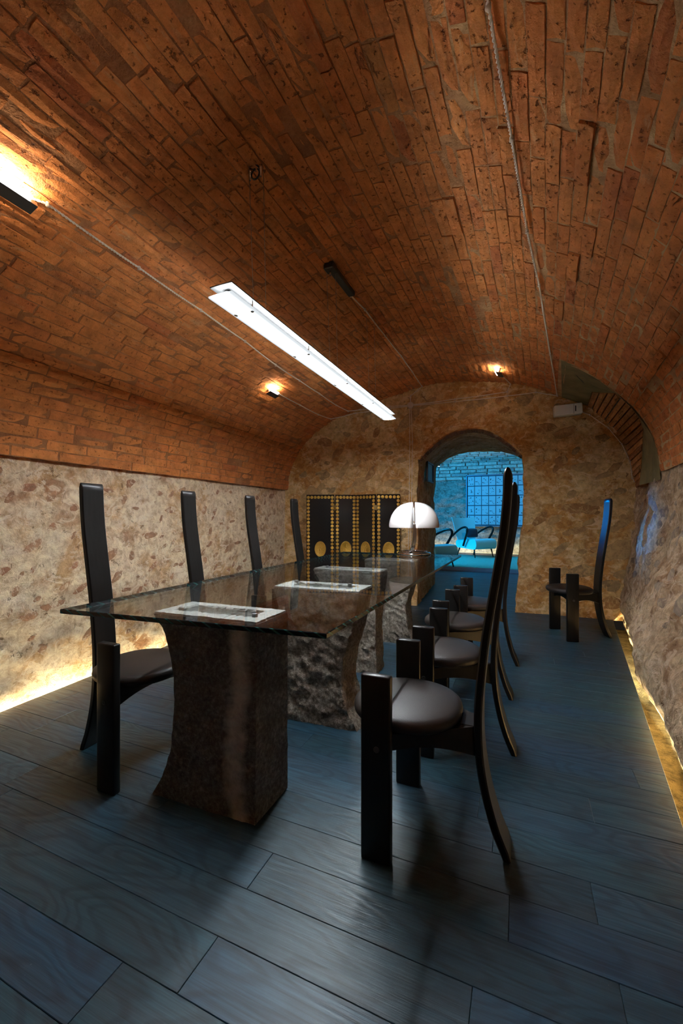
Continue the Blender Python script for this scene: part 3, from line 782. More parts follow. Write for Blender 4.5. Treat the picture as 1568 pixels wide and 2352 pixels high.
def pedestal(name_label, xl_z, xr_z, y0f, y1f, ytop, mat, amp, seed, spacers, skew=0.0):
    """four-sided hewn block; xl_z / xr_z: [(z, x)] outline of the left / right side; y0f/y1f front and rear y; skew = right end set further back"""
    zl = [q[0] for q in xl_z]; H = .733; nz = 84; pts = []
    nf, ns = 70, 34; rr = .008
    v = []; f = []
    for iz in range(nz):
        z = H*iz/(nz-1)
        a = float(np.interp(z, [q[0] for q in xl_z], [q[1] for q in xl_z])); b = float(np.interp(z, [q[0] for q in xr_z], [q[1] for q in xr_z]))
        t = z/H; ya = y0f*(1-t)+ytop[0]*t; yb = y1f*(1-t)+ytop[1]*t
        ring = [(a+(b-a)*k/nf, ya+skew*(k/nf), 0, -1) for k in range(nf)]+[(b, ya+skew+(yb-ya)*k/ns, 1, 0) for k in range(ns)]+[(b-(b-a)*k/nf, yb+skew*(1-k/nf), 0, 1) for k in range(nf)]+[(a, yb-(yb-ya)*k/ns, -1, 0) for k in range(ns)]
        n = len(ring)
        for (x, y, nx_, ny_) in ring:
            q = (fbm(x+seed, y, z, 9, 3)*.5+noise.ridged_multi_fractal(Vector((x*13+seed, y*13, z*16+x*6)), 1.0, 2.1, 4, 1, 2)*.55-.45)
            am = amp if ny_ < 0 or ny_ > 0 else amp*.45
            if iz > nz-3: am *= .35
            v.append(tp(x+nx_*q*am, y+ny_*q*am, max(z, .0)))
    n = 2*nf+2*ns
    for iz in range(nz-1):
        for k in range(n): a = iz*n+k; b = iz*n+(k+1) % n; f.append((a, b, b+n, a+n))
    f.append(tuple(range(n))[::-1]); f.append(tuple((nz-1)*n+k for k in range(n)))
    o = pyd('pedestal', v, f, mat, table, True); smooth_by_angle(o, 55); tag(o, name_label)
    # sawn pale rim with rough core
    topx0 = xl_z[-1][1]; topx1 = xr_z[-1][1]; rg = random.Random(seed); m = 30
    def ringp(dx, jag):
        P = []
        for k in range(m): P.append((topx0+dx+(topx1-topx0-2*dx)*k/m, ytop[0]+skew*k/m+dx*.8))
        for k in range(12): P.append((topx1-dx, ytop[0]+skew+dx*.8+(ytop[1]-ytop[0]-1.6*dx)*k/12))
        for k in range(m): P.append((topx1-dx-(topx1-topx0-2*dx)*k/m, ytop[1]+skew*(1-k/m)-dx*.8))
        for k in range(12): P.append((topx0+dx, ytop[1]-dx*.8-(ytop[1]-ytop[0]-1.6*dx)*k/12))
        return [(x+rg.uniform(-jag, jag), y+rg.uniform(-jag, jag)) for x, y in P]
    A = ringp(.004, .004); B = ringp(.066, .010); nn = len(A)
    v = [tp(x, y, .742) for x, y in A]+[tp(x, y, .744) for x, y in B]+[tp(x, y, .725) for x, y in A]+[tp(x, y, .738) for x, y in ringp(.075, .008)]
    f = []
    for k in range(nn): k2 = (k+1) % nn; f += [(k, k2, nn+k2, nn+k), (2*nn+k, 2*nn+k2, k2, k), (nn+k, nn+k2, 3*nn+k2, 3*nn+k)]
    tag(pyd('sawn_rim', v, f, M['stone_top'], o), 'pale sawn rim of the stone block')
    cx, cy = (topx0+topx1)/2, (ytop[0]+ytop[1]+skew)/2
    v = [tp(cx, cy, .741)]+[tp(x, y, .737+rg.uniform(-.003, .003)) for x, y in ringp(.072, .004)]
    pyd('stone_core', v, [(0, 1+k, 1+(k+1) % nn) for k in range(nn)], M['stone_core'], o)
    for (sx, sy) in spacers:
        lathe('spacer', [(.011, -.013), (.012, -.012), (.012, .010), (.009, .0115)], M['steel'], o, 14, tp(sx, sy, .7455))
pedestal('nearest pedestal, dark stone with a pale vertical vein', [(0, -1.39), (.09, -1.335), (.19, -1.302), (.3, -1.288), (.4, -1.285), (.5, -1.297), (.6, -1.322), (.68, -1.362), (.733, -1.415)],
    [(0, -.900), (.733, -.912)], 1.262, 1.495, (1.29, 1.515), M['granite_vein'], .008, 3, [(-1.321, 1.351), (-.967, 1.376)], .02)
pedestal('second pedestal, rough hewn grey stone', [(0, -1.22), (.25, -1.21), (.5, -1.24), (.65, -1.27), (.733, -1.30)],
    [(0, -.79), (.10, -.855), (.25, -.888), (.38, -.872), (.5, -.83), (.65, -.80), (.733, -.785)], 2.03, 2.25, (2.03, 2.255), M['granite'], .026, 13, [(-1.236, 2.187), (-.894, 2.195)], .02)
pedestal('third pedestal, rough hewn grey stone', [(0, -1.33), (.25, -1.30), (.5, -1.34), (.65, -1.40), (.733, -1.455)],
    [(0, -.95), (.2, -.962), (.5, -.958), (.733, -.925)], 2.83, 3.0, (2.83, 3.005), M['granite'], .026, 23, [(-1.368, 2.903), (-1.001, 2.917)], .02)
pedestal('farthest pedestal, rough hewn grey stone', [(0, -1.27), (.25, -1.24), (.5, -1.27), (.733, -1.32)],
    [(0, -.87), (.12, -.92), (.33, -.945), (.5, -.90), (.733, -.85)], 3.60, 3.79, (3.60, 3.80), M['granite'], .026, 33, [(-1.24, 3.68), (-.93, 3.69)], .03)

# ------------------------------------------------------------------ chairs
def make_chair():
    root = empty('dining_chair', (0, 0, 0), 'x', 'chair', 'black high-backed dining chairs')
    wood = M['black_wood']
    for s in (-1, 1):
        o = box('post', (0, s*.214, .308), (.102, .034, .616), wood, root, bev=.006, seg=2); smooth_by_angle(o, 50)
        lathe_o = lathe('screw', [(.010, 0), (.010, .0015), (.007, .0025), (.004, .0008)], M['dark_metal'], o, 16, (0, 0, 0))
        lathe_o.rotation_euler = (-s*math.pi/2, 0, 0); lathe_o.location = (-.005, s*.2305, .375)
    # tall S-curved back slab: offsets of its front face behind the posts
    prof = [(0.0, .386), (.05, .364), (.1, .345), (.2, .318), (.3, .301), (.4, .294), (.5, .295), (.6, .303), (.74, .319), (.86, .338), (.97, .356), (1.08, .373), (1.18, .383), (1.25, .387), (1.30, .388)]
    pr = catmull([(p[1], p[0]) for p in prof], 3); th = .027; w = .058; ch = .005
    v = []; f = []
    sec = [(-w+ch, 0), (w-ch, 0), (w, ch), (w, th-ch), (w-ch, th), (-w+ch, th), (-w, th-ch), (-w, ch)]
    N = len(pr)
    for i, (o_, z) in enumerate(pr):
        a = pr[max(0, i-1)]; b = pr[min(N-1, i+1)]; t = np.array((-(b[0]-a[0]), b[1]-a[1])); t /= np.linalg.norm(t); nb = np.array((-t[1], t[0]))
        for (yy, d) in sec:
            k = 1.0
            if i == N-1: d = th/2+(d-th/2)*.55; yy *= .985
            zz = z+nb[1]*d
            if i == 0: zz = 0.0
            v.append((-o_+nb[0]*d, yy, zz))
    # rounded tip
    for (yy, d) in sec: v.append((-pr[-1][0]-(th/2+(d-th/2)*.15), yy*.97, 1.305))
    for i in range(N):
        for k in range(8): a = i*8+k; b = i*8+(k+1) % 8; f.append((a, b, b+8, a+8))
    f.append(tuple(range(8))[::-1]); f.append(tuple(N*8+k for k in range(8)))
    bk = pyd('backrest', v, f, wood, root); smooth_by_angle(bk, 40)
    # side rails: slim tapering boards running from the posts to the back slab
    for s in (-1, 1):
        A = np.array((-.01, s*.196)); B = np.array((-.300, s*.030)); d = (B-A)/np.linalg.norm(B-A); nn = np.array((-d[1], d[0]))*.013
        v = []; f = []; K = 10
        for i in range(K+1):
            t = i/K; p = A*(1-t)+B*t; zb_ = .355-.035*t**1.4+.02*math.sin(math.pi*t); zt_ = .412+.012*t
            for (q, z) in ((1, zb_), (1, zt_), (-1, zt_), (-1, zb_)): v.append((p[0]+nn[0]*q, p[1]+nn[1]*q, z))
        for i in range(K):
            for k in range(4): a = i*4+k; b = i*4+(k+1) % 4; f.append((a, b, b+4, a+4))
        f.append((3, 2, 1, 0)); f.append(tuple(K*4+k for k in range(4)))
        pyd('side_rail', v, f, wood, root)
    v = []; f = []; K = 12
    for i in range(K+1):
        t = i/K*2-1; zb_ = .335+.035*(1-t*t)
        for (x, z) in ((-.012, zb_), (-.012, .414), (.014, .414), (.014, zb_)): v.append((x, t*.196, z))
    for i in range(K):
        for k in range(4): a = i*4+k; b = i*4+(k+1) % 4; f.append((a, b, b+4, a+4))
    f.append((3, 2, 1, 0)); f.append(tuple(K*4+k for k in range(4)))
    pyd('front_rail', v, f, wood, root)
    br = box('rear_bracket', (-.272, 0, .418), (.05, .10, .016), wood, root, bev=.003)
    # rounded seat pad, slimmer between the posts
    v = []; f = []; n = 48; prof2 = [(.0, .4155), (.5, .4155), (.86, .4165), (.95, .421), (.99, .431), (1.0, .443), (.985, .455), (.94, .463), (.90, .4665), (.75, .472), (.5, .4765), (.25, .4785), (0.02, .479)]
    for (r, z) in prof2[1:]:
        for k in range(n):
            a = 2*math.pi*k/n; cx, sx = math.cos(a), math.sin(a)
            ex = abs(cx)**.92*(1 if cx > 0 else -1); ey = abs(sx)**.92*(1 if sx > 0 else -1)
            yy = r*ey*.200; xx = -.052+r*ex*.198
            lim = .1965
            yy = max(-lim, min(lim, yy)); v.append((xx, yy, z))
    m2 = len(prof2)-1
    for i in range(m2-1):
        for k in range(n): f.append((i*n+k, i*n+(k+1) % n, (i+1)*n+(k+1) % n, (i+1)*n+k))
    f.append(tuple(range(n))[::-1]); f.append(tuple((m2-1)*n+k for k in range(n)))
    pyd('seat', v, f, M['leather'], root, True)
    for p in [c for c in root.children if c.name.startswith('post')]:
        pass
    return root
proto = make_chair()
spots = [(-.440, 1.530, math.pi, 'black dining chair nearest the camera on the right of the glass table'),
         (-.428, 2.190, math.pi+.01, 'second black dining chair from the camera in the right row'),
         (-.452, 2.840, math.pi-.02, 'third black dining chair from the camera in the right row'),
         (-.420, 3.470, math.pi+.01, 'farthest black dining chair in the row right of the table'),
         (-1.570, 1.415, 0.0, 'black dining chair nearest the camera on the left, beside the veined pedestal'),
         (-1.590, 2.095, .0, 'second black dining chair from the camera in the left row'),
         (-1.600, 2.785, .01, 'third black dining chair from the camera in the left row'),
         (-1.600, 3.490, .0, 'farthest black dining chair on the left, beside the gold-studded screen'),
         (.375, 4.495, math.pi+.272, 'black dining chair standing alone against the end wall right of the opening')]
for i, (x, y, a, lab) in enumerate(spots):
    o = proto if i == 0 else copy_tree(proto)
    o.location = (x, y, 0); o.rotation_euler.z = a; o['label'] = lab

# ------------------------------------------------------------------ pendant
pend = empty('pendant_light', (-1.11, 2.52, 2.03), 'long white glowing bar pendant hanging over the glass table', 'lamp')
PL_ = 2.36
box('diffuser', (0, 0, .004), (.118, PL_, .008), M['pendant_glow'], pend, bev=.0015)
box('tube_housing', (0, 0, .022), (.034, PL_-.06, .024), M['plate_metal'], pend, bev=.004)
box('top_plate', (0, -.0, .046), (.112, PL_-.01, .006), M['plate_metal'], pend, bev=.001)
for yy in (-1.02, -.5, .05, .58, 1.08):
    for sx in (-.042, .042):
        if sx > 0: lathe('stud', [(.007, 0), (.009, .001), (.009, .004), (.004, .005), (.004, .047), (.008, .048), (.008, .052)], M['chrome'], pend, 12, (sx, yy, -.004))
        else: lathe('stud', [(.007, 0), (.009, .001), (.009, .004)], M['chrome'], pend, 12, (sx, yy, -.004))
for (y, dx) in ((1.60, -.02), (1.64, .02), (2.44, -.02), (2.465, .02), (3.20, -.02), (3.24, .02)):
    p = Vector((-1.11+dx, y, 2.078)); q = Vector((-1.13+dx*1.3, y, 2.765 if y < 2 or y > 3 else 2.715))
    tube('suspension_wire', [p-pend.location, q-pend.location], .0011, M['steel'], pend, 5)
for y in (1.62, ):
    hk = empty('ceiling_hook', (-1.135, y, 2.765), 'small dark iron hook in the vault above the near end of the pendant', 'hook')
    lathe('base_plate', [(.02, 0), (.02, .012), (.012, .014)], M['dark_metal'], hk, 14, (0, 0, 0))
    ringpts = [(.022*math.cos(a), 0, -.028+.024*math.sin(a)) for a in np.linspace(math.pi*.5, math.pi*2.3, 18)]
    tube('hook_ring', ringpts, .004, M['dark_metal'], hk, 6)
    for dx in (-.03, .03):
        lathe('wire_gripper', [(.003, -.05), (.005, -.048), (.005, -.012), (.008, -.010), (.008, .004)], M['chrome'], hk, 10, (dx, 0, 0))
tr = empty('transformer_box', (-1.125, 2.64, 2.752), 'dark grey transformer box fixed along the crown of the vault', 'box')
box('housing', (0, 0, 0), (.05, .32, .036), M['dark_metal'], tr, bev=.004)
box('junction_cap', (-.01, -.19, .004), (.07, .07, .045), M['black_plastic'], tr, bev=.006)
lathe('cord_grip', [(.006, 0), (.006, .03), (.004, .034)], M['chrome'], tr, 10, (-.01, -.19, -.05))

# ------------------------------------------------------------------ vault lamps
def vault_lamp(u, y, label, rot=0.0, L=.15, power=9.0, flip=1):
    p, ty, tu, n = vframe(u, y)
    o = empty('vault_lamp', p+n*.05, label, 'lamp', 'small bar lamps on the vault')
    R = Matrix((ty, n.cross(ty), n)).transposed().to_3x3(); o.rotation_euler = (R @ Matrix.Rotation(rot, 3, 'Z')).to_euler()
    b = box('shade_plate', (0, -.012*flip, .012), (L*1.1, .055, .004), M['dark_metal'], o, bev=.001)
    box('shade_lip', (0, .014*flip, .002), (L*1.1, .004, .022), M['steel'], o, bev=.001)
    box('light_bar', (0, .026*flip, -.004), (L*.86, .016, .012), M['bar_glow'], o, bev=.002)
    box('mount', (0, -.01, -.03), (.05, .03, .05), M['white_plastic'], o, bev=.003)
    l = D.lights.new('bar_light', 'AREA'); l.shape = 'RECTANGLE'; l.size = L*.9; l.size_y = .02; l.energy = power; l.color = (1, .78, .50)
    lo = D.objects.new('bar_light', l); C.objects.link(lo); lo.parent = o; lo.location = (0, .026*flip, -.014)
    return o
LP = 2.6
vault_lamp(.2235, 3.545, 'small bar lamp on the left flank of the vault, halfway back', .0, .16, LP, 1)
vault_lamp(.6358, 4.79, 'small bar lamp on the vault above the arched opening', .1, .15, LP, -1)
vault_lamp(.2835, 1.00, 'small bar lamp on the vault at the near left edge of the view', .0, .22, LP*1.3, 1)

vault_lamp(.86, .35, 'unseen bar lamp added for fill light on the right flank of the vault beside the camera', .0, .22, LP*2.2, -1)  # out-of-view lamp, added to brighten the vault and right wall
vault_lamp(.28, -1.3, 'unseen bar lamp added for fill light on the left flank of the vault behind the camera', .0, .22, LP*2.0, 1)  # extra lamp behind the camera, added only as fill light

# ------------------------------------------------------------------ cables (twisted pair with ceramic knobs)
def lifted(spec, l=.014):
    out = []
    for s in spec:
        if s[0] == 'v': p, ty, tu, n = vframe(s[1], s[2]); out.append(p+n*l)
        else: out.append(Vector((s[1], yend(s[1])-l-.006-max(0, ewd(s[1], s[2])), s[2])))
    return out
def cable(name, pts, label, r=.0035, knobs=None, sag=.004, group='white twisted cables on the vault'):
    root = empty(name, pts[0], label, 'cable', group)
    dense = []
    for a, b in zip(pts[:-1], pts[1:]):
        L = (b-a).length; n = max(3, int(L/.0075))
        for k in range(n):
            t = k/n; dense.append(a*(1-t)+b*t+Vector((0, 0, -sag*4*t*(1-t)*min(1, L*2))))
    dense.append(pts[-1]); dense = [p-pts[0] for p in dense]
    fr = frame_along(dense); V = []; Fc = []; ph = 0; prev = dense[0]
    for strand in (0, 1):
        P = []; s = 0; prev = dense[0]
        for (p, t, n, b) in fr:
            s += (p-prev).length; prev = p; a = s*2*math.pi/.034+math.pi*strand; P.append(p+n*(math.cos(a)*r)+b*(math.sin(a)*r))
        v, f = tube_vf(P, r*.95, 5, off=len(V)); V += v; Fc += f
    o = pyd('twisted_wires', V, Fc, M['cable'], root, True)
    for k, p in enumerate(pts if knobs is None else [pts[i] for i in knobs]):
        q = p-pts[0]; lathe('insulator', [(.004, .009), (.008, .008), (.009, .003), (.006, 0), (.009, -.003), (.0095, -.008), (.006, -.011)], M['ceramic'], root, 10, (q.x, q.y, q.z))
    return root
cable('ceiling_cable', lifted([('v', .684, .9), ('v', .6876, 1.295), ('v', .6955, 1.772), ('v', .7041, 2.355), ('v', .7155, 2.884), ('v', .732, 4.045), ('v', .7387, 4.488), ('v', .7488, 5.29)]),
      'white twisted cable running the length of the right vault flank')
cable('ceiling_cable', lifted([('v', .2835, 1.11), ('v', .2881, 1.169), ('v', .2861, 1.666), ('v', .2853, 2.17), ('v', .2832, 2.689), ('v', .2773, 3.197), ('v', .2774, 3.662), ('v', .2772, 4.134), ('v', .2758, 4.645), ('v', .2803, 5.0), ('e', -1.93, 2.535), ('e', -1.539, 2.550), ('e', -1.30, 2.545)]),
      'white twisted cable along the left vault flank from the nearest small lamp')
cable('ceiling_cable', lifted([('v', .2241, 3.66), ('v', .2244, 4.161), ('v', .2257, 4.652), ('v', .2324, 4.98), ('e', -2.0, 2.496), ('e', -1.539, 2.526), ('e', -1.30, 2.535)]),
      'white twisted cable from the halfway left vault lamp down to the end wall')
cable('ceiling_cable', lifted([('v', .4595, 2.82), ('v', .4638, 3.06), ('v', .4646, 3.584), ('v', .4661, 4.108), ('v', .4648, 4.597), ('v', .4629, 4.945), ('v', .4625, 5.16), ('e', -1.277, 2.663), ('e', -1.282, 2.56)]),
      'white twisted cable along the vault crown behind the transformer box')
cable('ceiling_cable', lifted([('v', .6364, 4.9), ('e', -.109, 2.70), ('e', -.143, 2.61), ('e', -.739, 2.575), ('e', -1.26, 2.548)]),
      'white twisted cable from the lamp above the opening to the round junction box')
cable('wall_cable', lifted([('e', .388, 2.518), ('e', .163, 2.577), ('e', -.143, 2.560), ('e', -.739, 2.545), ('e', -1.26, 2.538)]),
      'lower white twisted cable across the top of the end wall')
cable('wall_cable', lifted([('e', -1.290, 2.51), ('e', -1.290, 2.081), ('e', -1.294, 1.555), ('e', -1.304, .934), ('e', -1.315, .30)]),
      'left one of the two white cables dropping down the end wall', .0024)
cable('wall_cable', lifted([('e', -1.272, 2.51), ('e', -1.255, 2.081), ('e', -1.262, 1.555), ('e', -1.275, .934), ('e', -1.285, .30)]),
      'right one of the two white cables dropping down the end wall', .0024)
cable('wall_cable', lifted([('e', .63, 2.314), ('e', .712, 2.273), ('e', .891, 2.115), ('e', 1.02, 1.93), ('e', 1.10, 1.737), ('e', 1.118, 1.551), ('e', 1.14, 1.52)], .02),
      'white twisted cable following the brick arch from the wall heater', .0028)
jb = empty('junction_box', (-1.282, yend(-1.282)-max(0, ewd(-1.282, 2.543))-.004, 2.543), 'round white junction box high on the end wall where cables meet', 'box')
o = lathe('cover', [(.040, 0), (.040, .024), (.034, .030), (.006, .031)], M['ceramic'], jb, 26, (0, 0, 0)); o.rotation_euler = (math.pi/2, 0, .1)
o = lathe('centre_screw', [(.005, .029), (.005, .031)], M['steel'], jb, 10, (0, 0, 0)); o.rotation_euler = (math.pi/2, 0, .1)
# white wall unit
wu = empty('wall_heater', (.488, 5.315, 2.333), 'white rounded rectangular unit high on the end wall right of the opening', 'heater', rz=.1)
o = box('housing', (0, 0, 0), (.285, .10, .122), M['white_plastic'], wu, bev=.014, seg=3, rot=Matrix.Rotation(-.05, 3, 'Y')); smooth_by_angle(o, 50)
box('seam', (.052, -.0505, .003), (.003, .002, .112), M['slot'], wu, rot=None)
box('slot', (.070, -.0505, .004), (.012, .003, .062), M['slot'], wu, bev=.001)
box('small_mark', (.105, -.0505, .016), (.022, .001, .003), M['steel'], wu)

# flat flood lamp mounted on the opening's left jamb, throwing blue light across the end of the cellar
fp = empty('panel_lamp', (jl(1.76, .3)+.03, 5.98, 1.76), 'small flat panel lamp in a black frame on the left jamb of the opening', 'lamp')
for (c_, s_) in (((0, 0, .13), (.03, .42, .02)), ((0, 0, -.13), (.03, .42, .02)), ((0, -.20, 0), (.03, .02, .26)), ((0, .20, 0), (.03, .02, .26))):
    box('frame_bar', c_, s_, M['black_plastic'], fp, bev=.002)
box('lamp_face', (-.002, 0, 0), (.012, .39, .245), M['grey_picture'], fp)
l = D.lights.new('panel_light', 'AREA'); l.shape = 'RECTANGLE'; l.size = .2; l.size_y = .2; l.energy = 1.4; l.color = (.0, .28, 1.0); l.spread = math.radians(17)
lo = D.objects.new('panel_light', l); C.objects.link(lo); lo.parent = fp; lo.location = (.05, -.05, 0); lo.rotation_euler = Vector((1.95, -1.36, -.70)).to_track_quat('-Z', 'Z').to_euler()

# ------------------------------------------------------------------ folding screen
SV = [(-2.566, 4.79), (-2.208, 4.905), (-1.974, 5.070), (-1.672, 4.985), (-1.392, 5.120)]
scr = empty('folding_screen', (-2.0, 5.0, 0), 'black four-panel folding screen edged with gold medallions against the end wall', 'screen')
HS = 1.42
def medal_mesh(r):
    v = []; n = 10
    for (q, h) in ((1, 0), (.97, .0035), (.80, .0042), (.70, .0022), (.45, .0030)):
        for k in range(n): a = 2*math.pi*k/n; v.append((q*r*math.cos(a), -h, q*r*math.sin(a)))
    v.append((0, -.0055, 0)); f = []
    for i in range(4):
        for k in range(n): f.append((i*n+k, i*n+(k+1) % n, (i+1)*n+(k+1) % n, (i+1)*n+k))
    for k in range(n): f.append((4*n+k, 4*n+(k+1) % n, 5*n))
    me = D.meshes.new('medallion'); me.from_pydata(v, [], f); me.materials.append(M['gold']); return me
MED = medal_mesh(.0200)
def figure_vf(W):
    """low relief of a draped standing figure inside an oval plaque"""
    v = []; f = []
    def blob(cx, cz, rx, rz, h=.006, n=10, tilt=0):
        o = len(v)
        for (q, hh) in ((1, 0), (.75, .65), (.35, 1)):
            for k in range(n):
                a = 2*math.pi*k/n; x = q*rx*math.cos(a); z = q*rz*math.sin(a); v.append((cx+x*math.cos(tilt)-z*math.sin(tilt), -.004-h*hh, cz+x*math.sin(tilt)+z*math.cos(tilt)))
        for i in range(2):
            for k in range(n): f.append((o+i*n+k, o+i*n+(k+1) % n, o+(i+1)*n+(k+1) % n, o+(i+1)*n+k))
        f.append(tuple(o+2*n+k for k in range(n)))
    blob(.006, .052, .008, .009); blob(.004, .028, .012, .019, tilt=.1); blob(-.004, -.008, .015, .024); blob(-.009, -.042, .007, .024, tilt=-.1); blob(.010, -.040, .007, .026, tilt=.25)
    blob(-.015, .030, .004, .018, tilt=.9); blob(.022, .020, .004, .020, tilt=-.5); blob(-.032, -.02, .007, .035, .004); blob(.0, -.068, .030, .004, .004)
    return v, f
for i in range(4):
    a = Vector((*SV[i], 0)); b = Vector((*SV[i+1], 0)); W = (b-a).length; ang = math.atan2(b.y-a.y, b.x-a.x); mid = (a+b)/2
    pn = box('panel', (0, 0, 0), (W-.012, .022, HS-.02), M['lacquer'], scr, bev=.003)
    pn.location = (mid.x+2.0, mid.y-5.0, HS/2+.005); pn.rotation_euler.z = ang
    hw = W/2-.032; pitch = .0465; top = HS/2-.045; rowsn = int((HS-.08)/pitch)
    pos = [(sx*hw, top-k*pitch) for sx in (-1, 1) for k in range(rowsn+1)]
    m = 6 if i in (0, 3) else 5; m = max(3, round((2*hw)/.046))
    zbot = top-rowsn*pitch
    pos += [(-hw+2*hw*k/m, zz) for k in range(1, m) for zz in (top, zbot)]
    for (x, z) in pos:
        o = D.objects.new('medallion', MED); C.objects.link(o); o.parent = pn; o.location = (x, -.011, z); o.rotation_euler.y = rnd.uniform(0, 6)
    v = [(0, -.016, 0)]; f = []; n = 28
    for (q, h) in ((.88, .013), (.93, .018), (1.0, .017), (1.02, .010)):
        for k in range(n): t = 2*math.pi*k/n; v.append((.073*q*math.cos(t), -h, .100*q*math.sin(t)))
    f = [(0, 1+(k+1) % n, 1+k) for k in range(n)]
    for r in range(3):
        for k in range(n): f.append((1+r*n+k, 1+r*n+(k+1) % n, 1+(r+1)*n+(k+1) % n, 1+(r+1)*n+k))
    fv, ff = figure_vf(W); o0 = len(v); v += [(x, y-.010, z) for x, y, z in fv]; f += [tuple(o0+q for q in t) for t in ff]
    pl = pyd('oval_plaque', v, f, M['gold'], pn, True); pl.location = (0, 0, .705-HS/2)
for i in (1, 3):
    for z in (1.245, .35):
        box('hinge', (SV[i][0]+2.0, SV[i][1]-5.0-.014, z), (.045, .006, .062), M['bronze'], scr, bev=.001)

# ------------------------------------------------------------------ lobed table lamp
LX, LY = -.945, 3.965
lamp = empty('table_lamp', (LX, LY, .7755), 'chrome table lamp with lobed white opal dome on the far end of the glass table', 'lamp')
ca = math.atan2(-LY, -LX)       # direction towards the room's near end
v = []; nA, nR = 96, 22; R = .247
for j in range(nR):
    t = j/(nR-1)                # 0 rim .. 1 apex
    for k in range(nA):
        a = 2*math.pi*k/nA; g = abs(math.sin(2*(a-ca))); lob = 1-.30*math.exp(-(g/.14)**2)*(1 if True else 0)-.02*(1-g)
        th = t*math.pi/2
        r = R*math.cos(th)**.85; z = .255+.245*math.sin(th)**1.0
        if t < .02: r *= .985; z += .0
        r *= lob; z = .255+(z-.255)*(1-.10*math.exp(-(g/.14)**2)*t)
        v.append((r*math.cos(a), r*math.sin(a), z))
f = []
for j in range(nR-1):
    for k in range(nA): a = j*nA+k; b = j*nA+(k+1) % nA; f.append((a, b, b+nA, a+nA))
f.append(tuple((nR-1)*nA+k for k in range(nA)))
nv0 = len(v); v += [(x*.96, y*.96, z+.006) for x, y, z in v[:nA]]; v.append((0, 0, .30))
for k in range(nA): f.append((k, nv0+k, nv0+(k+1) % nA, (k+1) % nA)); f.append((nv0+k, nv0+nA, nv0+(k+1) % nA))
sh = pyd('lamp_shade', v, f, M['opal'], lamp, True); smooth_by_angle(sh, 60)
dv = Vector((math.cos(ca), math.sin(ca), 0)); sd = Vector((-dv.y, dv.x, 0))
arc = []
for t in np.linspace(-.02, math.pi, 30):
    rr = .247*.80*max(0, math.cos(t)) if t < math.pi/2 else -.247*.80*abs(math.cos(t)); arc.append(dv*rr*1.0+Vector((0, 0, .255+.243*math.sin(max(t, 0)))))
tube('chrome_band', arc, .013, M['chrome'], lamp, 8)
stem = [dv*.2+Vector((0, 0, .30)), dv*.20+Vector((0, 0, .22)), dv*.195+Vector((0, 0, .14))-sd*.004, dv*.185+Vector((0, 0, .07))-sd*.02, dv*.15+Vector((0, 0, .03))-sd*.045]
stem = [Vector(q) for q in catmull([tuple(p) for p in stem], 6)]
tube('stem', stem, .012, M['chrome'], lamp, 10)
stem2 = [p+sd*.016*(1-.0*i) for i, p in enumerate(stem)]
tube('stem', stem2[:], .009, M['chrome'], lamp, 8)
bc = dv*.03
lathe('base', [(.155, 0), (.160, .004), (.158, .012), (.150, .019), (.138, .022), (.120, .019), (.10, .012), (.06, .010), (.02, .011)], M['chrome'], lamp, 48, (bc.x, bc.y, 0))
tube('base_ring', [Vector((bc.x+.118*math.cos(a), bc.y+.118*math.sin(a), .026)) for a in np.linspace(0, 2*math.pi, 40)], .007, M['chrome'], lamp, 8)

